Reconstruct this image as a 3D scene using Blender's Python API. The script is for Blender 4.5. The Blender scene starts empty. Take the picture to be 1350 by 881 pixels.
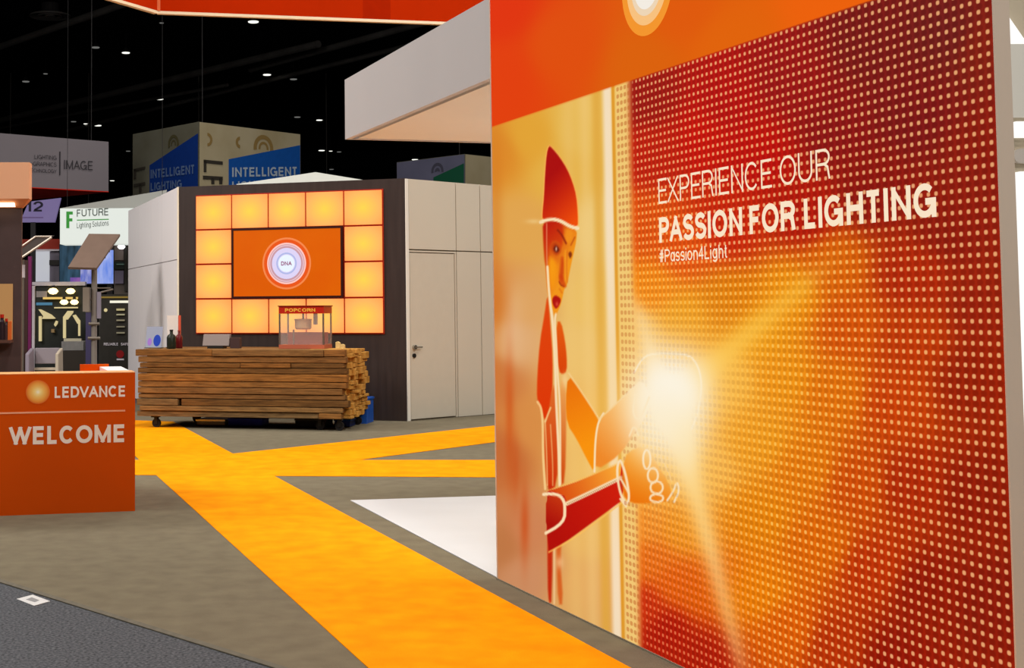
import bpy, bmesh, math, random
import numpy as np
from mathutils import Vector, Matrix

random.seed(7)
scene = bpy.context.scene
col = scene.collection

# ------------------------------------------------------------------ camera
W, H = 1350, 881
FPX = 1820.0                    # focal length in pixels
PPX, PPY = 400.0, 303.0         # principal point (the photo is a crop)
PITCH, ROLL = math.radians(3.27), 0.006
CAM = Vector((0, 0, 1.5))
_fw = Vector((0, math.cos(PITCH), math.sin(PITCH)))
_r0 = Vector((1, 0, 0)); _u0 = Vector((0, -math.sin(PITCH), math.cos(PITCH)))
_rt = _r0 * math.cos(ROLL) - _u0 * math.sin(ROLL)
_up = _r0 * math.sin(ROLL) + _u0 * math.cos(ROLL)
cd = bpy.data.cameras.new('camera'); cam = bpy.data.objects.new('camera', cd); col.objects.link(cam)
cd.sensor_width = 36; cd.lens = FPX * 36 / W
cd.shift_x = (W / 2 - PPX) / W; cd.shift_y = -(H / 2 - PPY) / W
cd.clip_end = 400
m = Matrix((( _rt.x, _up.x, -_fw.x, CAM.x), (_rt.y, _up.y, -_fw.y, CAM.y), (_rt.z, _up.z, -_fw.z, CAM.z), (0, 0, 0, 1)))
cam.matrix_world = m
scene.camera = cam

# ------------------------------------------------------------------ world, exposure
wd = bpy.data.worlds.new('hall_air'); scene.world = wd; wd.use_nodes = True
wd.node_tree.nodes['Background'].inputs[0].default_value = (0.9, 0.95, 1, 1)
wd.node_tree.nodes['Background'].inputs[1].default_value = 0.05
vs = scene.view_settings
vs.view_transform = 'Standard'; vs.look = 'None'; vs.exposure = 0.0; vs.gamma = 1.0; vs.use_curve_mapping = False

# ------------------------------------------------------------------ hall lamps (high above the aisles) and added fill lights
def hall_or_fill_light(x, y, z, power, size, color=(1, 0.97, 0.93), tx=0, ty=0):
    l = bpy.data.lights.new('hall_or_fill_light', 'AREA'); l.shape = 'DISK'; l.size = size; l.energy = power; l.color = color
    o = bpy.data.objects.new('hall_or_fill_light', l); col.objects.link(o); o.location = (x, y, z)
    d = Vector((tx, ty, -1)); o.rotation_euler = d.to_track_quat('-Z', 'Y').to_euler()
    return o
for lx, ly in ((-7, 1), (0.5, 0), (7.5, 2), (-7, 9), (0, 9), (7, 10), (-7, 17), (0, 17.5), (7, 17)):
    hall_or_fill_light(lx, ly, 10.2, 360, 1.6)
hall_or_fill_light(-10.5, 13.5, 8.0, 760, 4.0, tx=1.3, ty=0.8)  # added fill, aimed at the white left side wall
hall_or_fill_light(4.0, -6.0, 9.5, 420, 2.0, tx=-0.2, ty=0.8)  # added fill for the surfaces that face the camera
hall_or_fill_light(7.0, 9.0, 9.5, 420, 2.0, tx=-0.3, ty=1.0)  # added fill, aimed back at the door wall
for lx, ly in ((-12, 28), (-3, 30), (6, 30)):
    hall_or_fill_light(lx, ly, 10.5, 170, 1.6)

# ------------------------------------------------------------------ pixel / place helpers
def ray(px, py):
    return (_fw + _rt * ((px - PPX) / FPX) + _up * (-(py - PPY) / FPX))
def F(px, py, z=0.0):                       # point of the horizontal plane z seen at a pixel
    d = ray(px, py); t = (z - CAM.z) / d.z
    return CAM + d * t
def at(px, py, Y):                          # point at depth Y seen at a pixel
    d = ray(px, py); return CAM + d * (Y / d.y)
def proj(P):
    v = P - CAM; w = v.dot(_fw)
    return (PPX + FPX * v.dot(_rt) / w, PPY - FPX * v.dot(_up) / w)
def lin(c):
    c = c / 255.0
    return c / 12.92 if c <= 0.04045 else ((c + 0.055) / 1.055) ** 2.4
def L3(rgb): return tuple(lin(v) for v in rgb)

# ------------------------------------------------------------------ materials
MATS = {}
def mat(name, rgb, rough=0.6, var=0.0, scale=8.0, metal=0.0, emit=0.0, bump=0.0, bscale=60.0, detail=3.0, rgb2=None, spec=0.22, stretch=None, alpha=1.0, trans=0.0):
    if name in MATS: return MATS[name]
    M = bpy.data.materials.new(name); M.use_nodes = True; nt = M.node_tree
    b = nt.nodes['Principled BSDF']; c = L3(rgb)
    b.inputs['Base Color'].default_value = (*c, 1); b.inputs['Roughness'].default_value = rough
    b.inputs['Metallic'].default_value = metal; b.inputs['Specular IOR Level'].default_value = spec
    b.inputs['Alpha'].default_value = alpha
    b.inputs['Transmission Weight'].default_value = trans
    tc = nt.nodes.new('ShaderNodeTexCoord'); src = tc.outputs['Object']
    if stretch:
        mp = nt.nodes.new('ShaderNodeMapping'); mp.inputs['Scale'].default_value = stretch
        nt.links.new(src, mp.inputs[0]); src = mp.outputs[0]
    nz = nt.nodes.new('ShaderNodeTexNoise'); nz.inputs['Scale'].default_value = scale; nz.inputs['Detail'].default_value = detail
    nt.links.new(src, nz.inputs['Vector'])
    rp = nt.nodes.new('ShaderNodeValToRGB')
    c2 = L3(rgb2) if rgb2 else tuple(min(1, v * (1 + var)) for v in c)
    c1 = c if rgb2 else tuple(v * (1 - var) for v in c)
    rp.color_ramp.elements[0].position = 0.32; rp.color_ramp.elements[1].position = 0.68
    rp.color_ramp.elements[0].color = (*c1, 1); rp.color_ramp.elements[1].color = (*c2, 1)
    nt.links.new(nz.outputs['Fac'], rp.inputs[0])
    if not emit: nt.links.new(rp.outputs[0], b.inputs['Base Color'])
    else:
        b.inputs['Base Color'].default_value = (*[v*0.2 for v in c], 1)
        nt.links.new(rp.outputs[0], b.inputs['Emission Color']); b.inputs['Emission Strength'].default_value = emit
        M.cycles.emission_sampling = 'NONE'
    if bump:
        n2 = nt.nodes.new('ShaderNodeTexNoise'); n2.inputs['Scale'].default_value = bscale; n2.inputs['Detail'].default_value = 4
        nt.links.new(tc.outputs['Object'], n2.inputs['Vector'])
        bp = nt.nodes.new('ShaderNodeBump'); bp.inputs['Strength'].default_value = bump; bp.inputs['Distance'].default_value = 0.01
        nt.links.new(n2.outputs['Fac'], bp.inputs['Height']); nt.links.new(bp.outputs[0], b.inputs['Normal'])
    MATS[name] = M
    return M

# ------------------------------------------------------------------ mesh helpers
class MB:
    def __init__(s): s.v = []; s.f = []
    def add(s, vs, fs):
        n = len(s.v); s.v += [tuple(v) for v in vs]; s.f += [tuple(i + n for i in f) for f in fs]; return s
    def box(s, x0, x1, y0, y1, z0, z1):
        return s.add([(x0,y0,z0),(x1,y0,z0),(x1,y1,z0),(x0,y1,z0),(x0,y0,z1),(x1,y0,z1),(x1,y1,z1),(x0,y1,z1)],
                     [(0,3,2,1),(4,5,6,7),(0,1,5,4),(1,2,6,5),(2,3,7,6),(3,0,4,7)])
    def hexa(s, a, b):                       # two 4-point loops joined to a solid
        return s.add(list(a) + list(b), [(3,2,1,0),(4,5,6,7),(0,1,5,4),(1,2,6,5),(2,3,7,6),(3,0,4,7)])
    def prism(s, pts, vec):                  # polygon (3-D points) swept by vec
        n = len(pts); p = [Vector(q) for q in pts]; v = Vector(vec)
        return s.add(p + [q + v for q in p], [tuple(range(n))[::-1], tuple(range(n, 2*n))] + [(i, (i+1) % n, n + (i+1) % n, n + i) for i in range(n)])
    def tube(s, a, b, r, r2=None, n=12):
        a = Vector(a); b = Vector(b); r2 = r if r2 is None else r2; d = (b - a).normalized()
        u = d.orthogonal().normalized(); w = d.cross(u); vs = []
        for p, q in ((a, r), (b, r2)):
            for k in range(n):
                t = 2*math.pi*k/n; vs.append(p + u*(q*math.cos(t)) + w*(q*math.sin(t)))
        return s.add(vs, [tuple(range(n))[::-1], tuple(range(n, 2*n))] + [(k, (k+1) % n, n + (k+1) % n, n + k) for k in range(n)])
    def path(s, pts, r, n=8):
        for a, b in zip(pts[:-1], pts[1:]): s.tube(a, b, r, n=n)
        return s
    def lathe(s, prof, n=20, c=(0,0,0)):     # profile [(r,z)] about z
        vs = []; m_ = len(prof)
        for r, z in prof:
            for k in range(n):
                t = 2*math.pi*k/n; vs.append((c[0] + r*math.cos(t), c[1] + r*math.sin(t), c[2] + z))
        fs = [(i*n + k, i*n + (k+1) % n, (i+1)*n + (k+1) % n, (i+1)*n + k) for i in range(m_-1) for k in range(n)]
        return s.add(vs, fs + [tuple(range(n))[::-1], tuple(range((m_-1)*n, m_*n))])
    def build(s, name, material, parent=None, bevel=0.0, smooth=False):
        me = bpy.data.meshes.new(name); me.from_pydata(s.v, [], s.f); me.validate()
        bm = bmesh.new(); bm.from_mesh(me); bmesh.ops.recalc_face_normals(bm, faces=bm.faces)
        if bevel: bmesh.ops.bevel(bm, geom=list(bm.edges), offset=bevel, segments=1, affect='EDGES', clamp_overlap=True)
        bm.to_mesh(me); bm.free()
        if smooth:
            for p in me.polygons: p.use_smooth = True
        me.materials.append(material)
        o = bpy.data.objects.new(name, me); col.objects.link(o)
        if parent: o.parent = parent
        return o
def tag(o, label=None, cat=None, group=None, kind=None):
    if label: o['label'] = label
    if cat: o['category'] = cat
    if group: o['group'] = group
    if kind: o['kind'] = kind
    return o
class Fr:                                    # local frame: origin and heading
    def __init__(s, loc, rz): s.o = Vector(loc); s.rz = rz; s.x = Vector((math.cos(rz), math.sin(rz), 0)); s.y = Vector((-math.sin(rz), math.cos(rz), 0))
    def on(s, px, py, y=0.0):                # local (x,z) of a pixel on the local plane y=const
        d = ray(px, py); t = ((s.o - CAM).dot(s.y) + y) / d.dot(s.y); P = CAM + d*t - s.o
        return P.dot(s.x), P.z
    def loc(s, P): q = Vector(P) - s.o; return Vector((q.dot(s.x), q.dot(s.y), q.z))
    def w(s, x, y, z): return s.o + s.x*x + s.y*y + Vector((0, 0, z))
def thing(name, label, cat, fr, group=None):
    o = bpy.data.objects.new(name, None); col.objects.link(o); o.location = fr.o; o.rotation_euler = (0, 0, fr.rz); o.empty_display_size = 0.1
    return tag(o, label, cat, group)
# ------------------------------------------------------------------ lettering drawn as pen strokes in a unit box
# a point is (x, y); an arc is (cx, cy, rx, ry, start degrees, end degrees); the first number is the letter's width
LETTERS = {
 'A': (0.88, [(0, 0), (0.5, 1)], [(0.5, 1), (1, 0)], [(0.18, 0.33), (0.82, 0.33)]),
 'B': (0.76, [(0, 0), (0, 1), (0.55, 1), (0.55, 0.76, 0.4, 0.24, 90, -90), (0, 0.52)], [(0.55, 0.52), (0.55, 0.26, 0.45, 0.26, 90, -90), (0, 0)]),
 'C': (0.86, [(0.5, 0.5, 0.5, 0.5, 42, 318)]),
 'D': (0.80, [(0, 0), (0, 1), (0.45, 1), (0.45, 0.5, 0.55, 0.5, 90, -90), (0, 0)]),
 'E': (0.70, [(1, 1), (0, 1), (0, 0), (1, 0)], [(0, 0.52), (0.92, 0.52)]),
 'F': (0.64, [(1, 1), (0, 1), (0, 0)], [(0, 0.5), (0.86, 0.5)]),
 'G': (0.90, [(0.5, 0.5, 0.5, 0.5, 45, 335)], [(1, 0), (1, 0.46), (0.54, 0.46)]),
 'H': (0.76, [(0, 1), (0, 0)], [(1, 1), (1, 0)], [(0, 0.52), (1, 0.52)]),
 'I': (0.0, [(0.5, 1), (0.5, 0)]),
 'L': (0.62, [(0, 1), (0, 0), (1, 0)]),
 'M': (0.94, [(0, 0), (0, 1)], [(0, 1), (0.5, 0)], [(0.5, 0), (1, 1)], [(1, 0), (1, 1)]),
 'N': (0.78, [(0, 0), (0, 1)], [(0, 1), (1, 0)], [(1, 0), (1, 1)]),
 'O': (0.94, [(0.5, 0.5, 0.5, 0.5, 0, 360)]),
 'P': (0.72, [(0, 0), (0, 1), (0.55, 1), (0.55, 0.74, 0.45, 0.26, 90, -90), (0, 0.48)]),
 'R': (0.78, [(0, 0), (0, 1), (0.55, 1), (0.55, 0.75, 0.42, 0.25, 90, -90), (0, 0.5)], [(0.6, 0.5), (0.86, 0.38), (0.92, 0.15), (0.97, 0)]),
 'S': (0.74, [(0.5, 0.76, 0.46, 0.24, 22, 270), (0.5, 0.26, 0.5, 0.26, 90, -160)]),
 'T': (0.72, [(0, 1), (1, 1)], [(0.5, 1), (0.5, 0)]),
 'U': (0.78, [(0, 1), (0, 0.34), (0.5, 0.34, 0.5, 0.34, 180, 360), (1, 1)]),
 'V': (0.86, [(0, 1), (0.5, 0)], [(0.5, 0), (1, 1)]),
 'W': (1.25, [(0, 1), (0.26, 0)], [(0.26, 0), (0.5, 1)], [(0.5, 1), (0.74, 0)], [(0.74, 0), (1, 1)]),
 'X': (0.82, [(0, 1), (1, 0)], [(0, 0), (1, 1)]),
 'Y': (0.86, [(0, 1), (0.5, 0.44)], [(1, 1), (0.5, 0.44)], [(0.5, 0.47), (0.5, 0)]),
 'a': (0.60, [(0.47, 0.36, 0.47, 0.36, 0, 360)], [(1, 0.72), (1, 0)]),
 'g': (0.60, [(0.47, 0.36, 0.47, 0.36, 0, 360)], [(1, 0.72), (1, -0.06), (0.5, -0.06, 0.5, 0.22, 0, -150)]),
 'h': (0.56, [(0, 1), (0, 0)], [(0, 0.4), (0.5, 0.42, 0.5, 0.3, 180, 0), (1, 0)]),
 'i': (0.0, [(0.5, 0.66), (0.5, 0)], [(0.5, 1), (0.5, 0.97)]),
 'l': (0.0, [(0.5, 1), (0.5, 0)]),
 'n': (0.56, [(0, 0.72), (0, 0)], [(0, 0.4), (0.5, 0.42, 0.5, 0.3, 180, 0), (1, 0)]),
 'o': (0.64, [(0.5, 0.36, 0.5, 0.36, 0, 360)]),
 's': (0.54, [(0.5, 0.54, 0.46, 0.18, 22, 270), (0.5, 0.18, 0.5, 0.18, 90, -160)]),
 't': (0.36, [(0.4, 0.95), (0.4, 0.12), (0.6, 0), (1, 0)], [(0, 0.72), (0.95, 0.72)]),
 'u': (0.56, [(0, 0.72), (0, 0.3), (0.5, 0.3, 0.5, 0.3, 180, 360)], [(1, 0.72), (1, 0)]),
 '1': (0.40, [(0, 0.76), (0.6, 0.84), (0.8, 1)], [(0.8, 1), (0.8, 0)]),
 '2': (0.66, [(0.5, 0.7, 0.5, 0.3, 175, -35), (0.1, 0.1), (0, 0), (1, 0)]),
 '4': (0.66, [(0.74, 0), (0.74, 1)], [(0.74, 1), (0, 0.28)], [(0, 0.28), (1, 0.28)]),
 '#': (0.66, [(0.28, 0), (0.42, 1)], [(0.62, 0), (0.76, 1)], [(0, 0.34), (0.95, 0.34)], [(0.05, 0.68), (1, 0.68)]),
 '+': (0.56, [(0, 0.4), (1, 0.4)], [(0.5, 0.12), (0.5, 0.68)]),
}
WORDS = {'exp': ('EXPERIENCE OUR', 0.045), 'pas': ('PASSION FOR LIGHTING', 0.098), 'hash': ('#Passion4Light', 0.062), 'led': ('LEDVANCE', 0.10), 'wel': ('WELCOME', 0.11),
 'dna': ('DNA', 0.10), 'pop': ('POPCORN', 0.11), 'img': ('IMAGE', 0.06), 'lgt1': ('LIGHTING', 0.06), 'lgt2': ('+GRAPHICS', 0.06), 'lgt3': ('TECHNOLOGY', 0.06), 'fut': ('FUTURE', 0.07),
 'ls': ('Lighting Solutions', 0.06), 'n12': ('12', 0.09), 'int': ('INTELLIGENT', 0.10), 'lit': ('LIGHTING', 0.10), 'rel': ('RELIABLE', 0.1), 'saf': ('SAFE', 0.1)}
def pen_strokes(word, hw):
    """triangulated ribbons (points, quads) and the total width of a word, cap height 1"""
    V, Q = [], []; x = 0.0; prev = None; ns = 0
    for ch in word:
        if ch == ' ': x += 0.46; prev = None; continue
        left = 0.095 if ch in 'BDEFHILMNPRUhinlu' else (0.05 if ch in 'CGOSagos' else 0.022)
        if prev: x += left + prev - hw*0.25
        prev = 0.095 if ch in 'HIMNGUaghinlu1' else (0.055 if ch in 'BDOCPRSos' else 0.03)
        wd_, *strokes = LETTERS[ch]; wid = max(wd_, 0) + (2*hw if wd_ == 0 else hw*0.5)
        for st_ in strokes:
            pts = []
            for p in st_:
                if len(p) == 2: pts.append(p)
                else:
                    n = max(4, int(abs(p[5] - p[4])/15))
                    pts += [(p[0] + p[2]*math.cos(math.radians(p[4] + (p[5] - p[4])*k/n)), p[1] + p[3]*math.sin(math.radians(p[4] + (p[5] - p[4])*k/n))) for k in range(n + 1)]
            P = []
            for a_, b_ in pts:
                q = (hw + a_*(wid - 2*hw), hw + b_*(1 - 2*hw))
                if not P or math.hypot(q[0] - P[-1][0], q[1] - P[-1][1]) > 1e-4: P.append(q)
            closed = math.hypot(P[0][0] - P[-1][0], P[0][1] - P[-1][1]) < 1e-4
            if closed: P = P[:-1]
            n = len(P); L_, R_ = [], []
            for k in range(n):
                a_ = P[k - 1] if (k > 0 or closed) else None; c_ = P[(k + 1) % n] if (k < n - 1 or closed) else None; b_ = P[k]
                d1 = d2 = None
                if a_: l = math.hypot(b_[0] - a_[0], b_[1] - a_[1]); d1 = ((b_[0] - a_[0])/l, (b_[1] - a_[1])/l)
                if c_: l = math.hypot(c_[0] - b_[0], c_[1] - b_[1]); d2 = ((c_[0] - b_[0])/l, (c_[1] - b_[1])/l)
                ext = 0.0
                if d1 is None: d1 = d2; ext = -1
                if d2 is None: d2 = d1; ext = 1
                nx, ny = -(d1[1] + d2[1]), d1[0] + d2[0]; l = math.hypot(nx, ny) or 1; nx, ny = nx/l, ny/l
                co = max(0.45, nx*-d1[1] + ny*d1[0]); w_ = hw/co
                # butt ends run on by half a pen width and are cut at the cap and base lines
                ex, ey = (d1[0]*ext*hw, d1[1]*ext*hw)
                if abs(d1[1]) < 0.3 or len(st_) == 1 or len(st_[0 if ext < 0 else -1]) != 2: ex = ey = 0
                lo = 0.0 if ch != 'g' else -0.4
                for lst, sg in ((L_, 1), (R_, -1)):
                    lst.append((min(max(b_[0] + nx*w_*sg + ex, 0), wid) if ch not in 'AVWXY' else b_[0] + nx*w_*sg + ex, min(max(b_[1] + ny*w_*sg + ey, lo), 1.0)))
            o_ = len(V); V += [(x + p[0], p[1], ns) for p in L_] + [(x + p[0], p[1], ns) for p in R_]; ns = (ns + 1) % 4
            for k in range(n if closed else n - 1): Q.append((o_ + k, o_ + (k + 1) % n, o_ + n + (k + 1) % n, o_ + n + k))
        x += wid
    return V, Q, x
def text(name, key, x0, x1, z0, z1, y, material, parent, slope=0.0):
    V, Q, tot = pen_strokes(*WORDS[key])
    v = [(x0 + p[0]/tot*(x1 - x0), y - 0.0004*p[2], z0 + p[1]*(z1 - z0) + slope*p[0]/tot) for p in V]
    me = bpy.data.meshes.new(name); me.from_pydata(v, [], Q); me.materials.append(material)
    o = bpy.data.objects.new(name, me); col.objects.link(o); o.parent = parent
    return o
def disc(name, cx, cz, r, y, material, parent, r0=0.0, n=48):
    mb = MB()
    if r0 <= 0: mb.add([(cx + r*math.cos(2*math.pi*k/n), y, cz + r*math.sin(2*math.pi*k/n)) for k in range(n)], [tuple(range(n))])
    else:
        vs = [(cx + q*math.cos(2*math.pi*k/n), y, cz + q*math.sin(2*math.pi*k/n)) for q in (r, r0) for k in range(n)]
        mb.add(vs, [(k, (k+1) % n, n + (k+1) % n, n + k) for k in range(n)])
    return mb.build(name, material, parent)
def poly_floor(name, pts, z, th, material, label=None):
    P = [Vector((p[0], p[1], z - th)) for p in pts]
    return MB().prism(P, (0, 0, th)).build(name, material)
def line_at(a, b, t): return (a[0] + (b[0]-a[0])*t, a[1] + (b[1]-a[1])*t)

# ================================================================== THE HALL
m_aisle = mat('aisle_carpet', (52, 53, 56), 0.95, rgb2=(104, 106, 110), scale=70, detail=5, spec=0.1, bump=0.4, bscale=140)
m_taupe = mat('taupe_carpet', (111, 102, 84), 0.95, rgb2=(121, 112, 92), scale=7, detail=8, spec=0.05, bump=0.25, bscale=120)
m_orange = mat('orange_carpet', (236, 142, 2), 0.95, rgb2=(250, 160, 5), scale=5.0, detail=8, spec=0.05, bump=0.25, bscale=120)
m_whitefl = mat('white_floor', (206, 207, 210), 0.5, var=0.02, scale=2)
m_black = mat('hall_black', (17, 17, 19), 0.9, var=0.25, scale=0.4, spec=0.1)
m_steel = mat('dark_steel', (44, 42, 42), 0.7, var=0.2, scale=3, spec=0.2)
def slab(name, x0, x1, y0, y1, z0, z1, material):
    return tag(MB().box(x0, x1, y0, y1, z0, z1).build(name, material), kind='structure')
slab('floor', -40, 40, -12, 92, -0.2, 0, m_aisle)
slab('ceiling', -40, 40, -12, 92, 12, 12.2, m_black)
slab('wall_back', -40, 40, 92, 92.3, 0, 12, m_black)
slab('wall_left', -40.3, -40, -12, 92, 0, 12, m_black)
slab('wall_right', 40, 40.3, -12, 92, 0, 12, m_black)
slab('wall_front', -40, 40, -12.3, -12, 0, 12, m_black)

# booth carpet with its aisle edge
a = F(0, 767); b = F(350, 876)
d = (b - a).normalized()
e0 = a - d*7; e1 = b + d*8
CARPET_Z = 0.014
o = poly_floor('floor_carpet', [(e0.x, e0.y), (e1.x, e1.y), (11, e1.y + 2), (11, 22.0), (-9, 22.0)], CARPET_Z, CARPET_Z - 0.001, m_taupe)
tag(o, 'taupe booth carpet running from the aisle to the back walls', 'carpet', kind='structure')
m_trim = mat('edge_trim', (104, 96, 80), 0.7, var=0.1, scale=20)
nn = Vector((d.y, -d.x, 0)); 
if nn.y > 0: nn = -nn
P = [e0 + nn*0.0, e1 + nn*0.0, e1 + nn*0.02, e0 + nn*0.02]
tr = MB().hexa([(p.x, p.y, 0.001) for p in P], [(P[0].x, P[0].y, 0.015), (P[1].x, P[1].y, 0.015), (P[2].x, P[2].y, 0.006), (P[3].x, P[3].y, 0.006)]).build('trim_1', m_trim)
tag(tr, kind='structure')

# orange stripes (each one run of carpet)
def stripe(name, label, l0, l1, r0, r1, ea, eb, z):
    l0, l1, r0, r1 = (F(*p) for p in (l0, l1, r0, r1))
    pts = [line_at(l0, l1, -ea), line_at(l0, l1, 1 + eb), line_at(r0, r1, 1 + eb), line_at(r0, r1, -ea)]
    o = poly_floor(name, pts, z, 0.004, m_orange)
    return tag(o, label, 'carpet', kind='structure')
stripe('floor_stripe', 'broad orange carpet stripe running from the foreground to the timber bar', (480, 881), (205, 628), (822, 881), (365, 632), 0.45, 0.95, CARPET_Z + 0.004)
stripe('floor_stripe', 'orange carpet stripe crossing straight behind the welcome counter', (200, 609), (653, 609), (200, 629), (653, 632), 1.2, 0.7, CARPET_Z + 0.0045)
stripe('floor_stripe', 'orange carpet stripe slanting toward the white door', (365, 623.3), (653, 585), (285, 603), (653, 563), 0.0, 0.7, CARPET_Z + 0.005)

# ================================================================== GRAPHIC WALL (back-lit fabric lightbox)
p0 = F(657, 768)
dv = ray(-79, 411); dv.z = 0; dv.normalize()
GW = Fr((p0.x, p0.y, 0), math.atan2(-dv.y, -dv.x))
GL = (GW.on(1309, 20)[0] + GW.on(1338, 840)[0]) / 2
GH = 3.62
ZH = GW.on(900, 84)[1]
print('graphic wall length', GL, 'header z', ZH, GW.on(660, 166)[1], GW.on(1130, 5)[1], 'corner', p0)
gw = thing('graphic_wall', 'tall lightbox wall printed with a woman in a red cap holding a glowing light', 'display wall', GW)
m_alu = mat('aluminium', (226, 206, 186), 0.5, var=0.03, scale=3)
fr_ = MB()
T = 0.052
fr_.box(-0.012, 0, -0.004, T, 0.01, GH); fr_.box(GL, GL + 0.006, -0.003, T, 0.01, GH)
fr_.box(-0.012, GL + 0.006, -0.004, T, GH, GH + 0.02)
fr_.build('frame', m_alu, gw)
MB().box(-0.012, GL + 0.006, -0.006, T, 0.002, 0.022).build('bottom_rail', mat('rail', (150, 140, 120), 0.5, metal=0.3), gw)
MB().box(0, GL, 0.02, T - 0.001, 0.022, GH).build('back_panel', mat('lightbox_back', (232, 230, 226), 0.5, var=0.02), gw)

# --- the print: colours of the poster stored on a fine grid
NS, NZ = 700, 580
ss = np.linspace(0, GL, NS); zz = np.linspace(0.022, GH, NZ)
S, Z = np.meshgrid(ss, zz)                                   # rows = z
Xw = GW.o.x + GW.x.x*S; Yw = GW.o.y + GW.x.y*S; Zw = Z
vx, vy, vz = Xw - CAM.x, Yw - CAM.y, Zw - CAM.z
wq = vx*_fw.x + vy*_fw.y + vz*_fw.z
PX = PPX + FPX*(vx*_rt.x + vy*_rt.y + vz*_rt.z)/wq
PY = PPY - FPX*(vx*_up.x + vy*_up.y + vz*_up.z)/wq           # print's own drawing coordinates
def idw(pts, p=4.2, px=PX, py=PY):
    num = np.zeros(px.shape + (3,)); den = np.zeros(px.shape)
    for (x, y), c in pts:
        w_ = 1.0/((px - x)**2 + (py - y)**2 + 260.0)**(p/2)
        num += w_[..., None]*np.array(c, float); den += w_
    return num/den[..., None]
RIGHT = [((850,130),(165,22,12)),((960,140),(190,15,10)),((1040,110),(162,20,18)),((1150,60),(128,24,20)),((1250,40),(120,28,24)),((1300,60),(140,32,16)),
 ((1300,200),(148,28,12)),((1200,150),(133,22,20)),((1100,170),(148,20,18)),((1000,200),(200,15,5)),((930,180),(208,18,4)),((860,200),(200,32,8)),((850,300),(232,85,10)),
 ((860,380),(250,135,15)),((900,330),(235,80,8)),((960,300),(208,36,4)),((1060,280),(188,24,5)),((1150,250),(150,22,12)),((1250,300),(152,28,10)),((1300,400),(160,34,8)),
 ((1200,360),(186,42,5)),((1100,350),(228,105,5)),((1040,390),(246,150,15)),((960,400),(233,128,3)),((900,420),(245,155,20)),((845,440),(250,195,110)),((1000,440),(246,155,15)),
 ((1120,430),(222,88,4)),((1200,450),(200,60,4)),((1285,500),(160,34,5)),((960,500),(252,180,60)),((1030,500),(245,148,15)),((1100,520),(234,118,8)),((1180,530),(210,68,4)),
 ((1000,580),(245,152,20)),((1060,620),(236,125,8)),((1130,640),(216,82,4)),((1200,640),(184,44,4)),((1290,650),(155,30,5)),((1000,680),(238,135,6)),((1080,720),(230,108,4)),
 ((1150,750),(198,54,4)),((1220,780),(156,28,5)),((1310,800),(146,27,8)),((1000,780),(242,132,6)),((1040,830),(230,100,4)),((1100,850),(192,52,4)),((1180,870),(155,24,5)),
 ((930,620),(250,180,75)),((900,700),(244,148,30)),((850,640),(251,180,72)),((850,690),(245,142,40)),((860,740),(236,112,22)),((850,800),(206,50,12)),((880,830),(182,24,5)),
 ((920,870),(182,28,5)),((920,780),(230,98,8)),((890,770),(232,98,12))]
LEFT = [((655,200),(222,138,38)),((655,400),(214,128,52)),((690,300),(226,166,80)),((700,180),(228,165,52)),((760,170),(232,186,84)),((790,150),(235,190,92)),((800,300),(238,202,122)),
 ((780,400),(236,192,100)),((680,450),(224,172,118)),((690,400),(223,166,100)),((660,600),(196,108,54)),((660,720),(190,120,70)),((700,560),(215,140,70)),((700,700),(206,132,86)),
 ((690,760),(206,142,98)),((770,700),(233,182,98)),((770,780),(228,170,96)),((800,800),(226,166,92)),((760,560),(240,192,104)),((790,620),(239,192,104)),((655,500),(205,120,60)),((760,460),(236,194,112)),((740,230),(230,178,70))]
IMG_R = idw(RIGHT); IMG_L = idw(LEFT)
def S_at(px, py=400): return GW.on(px, py)[0]
def sm(x, a, b): t = np.clip((x - a)/(b - a), 0, 1); return t*t*(3 - 2*t)
IMG = IMG_L.copy()
def over(alpha, c):
    global IMG
    IMG = IMG*(1 - alpha[..., None]) + np.array(c, float)*alpha[..., None]
def band(x0, x1, soft, c, k=1.0, m_=None):
    a0, a1 = S_at(x0), S_at(x1); q = soft*(S_at(x0 + 1) - S_at(x0))
    al = sm(S, a0 - q, a0 + q)*(1 - sm(S, a1 - q, a1 + q))*k
    over(al if m_ is None else al*m_, c)
# curtain folds
band(768, 782, 8, (244, 206, 132), 0.45); band(786, 797, 5, (226, 168, 62), 0.75); band(800, 812, 4, (247, 226, 194), 0.95)
band(811.5, 816, 1.2, (224, 150, 34), 0.9); band(816, 838, 2, (245, 205, 120), 0.9)
band(745, 762, 9, (240, 198, 118), 0.35)
def gauss(cx, cy, rx, ry, k, c):
    over(k*np.exp(-(((PX - cx)/rx)**2 + ((PY - cy)/ry)**2)), c)
gauss(672, 540, 6, 90, 0.55, (205, 74, 14)); gauss(680, 620, 6, 50, 0.4, (200, 72, 18)); gauss(692, 690, 6, 50, 0.6, (200, 66, 12)); gauss(677, 430, 14, 50, 0.4, (232, 190, 148))
gauss(654, 330, 9, 160, 0.4, (208, 108, 24))
# red LED field
rf = sm(S, S_at(829), S_at(842))
IMG = IMG*(1 - rf[..., None]) + IMG_R*rf[..., None]
# dot amount : light dots on the field, dark dots on the cream edge
DOTL = sm(S, S_at(836), S_at(846)); DOTD = sm(S, S_at(817), S_at(818.5))*(1 - sm(S, S_at(834), S_at(839)))
DOTC = IMG.copy()
lum = IMG_R.mean(-1, keepdims=True)
cream = np.array([255, 186, 128.]); gold = np.array([255, 206, 96.])
wgt = np.clip((IMG_R[..., 1:2] - 25)/110., 0, 1)
DOTC = (cream*(1 - wgt) + gold*wgt)
lowl = (sm(PY, 620, 800)*(1 - sm(PX, 900, 1040)))[..., None]; DOTC = DOTC*(1 - 0.6*lowl) + np.array([232, 84, 48.])*0.6*lowl
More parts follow.
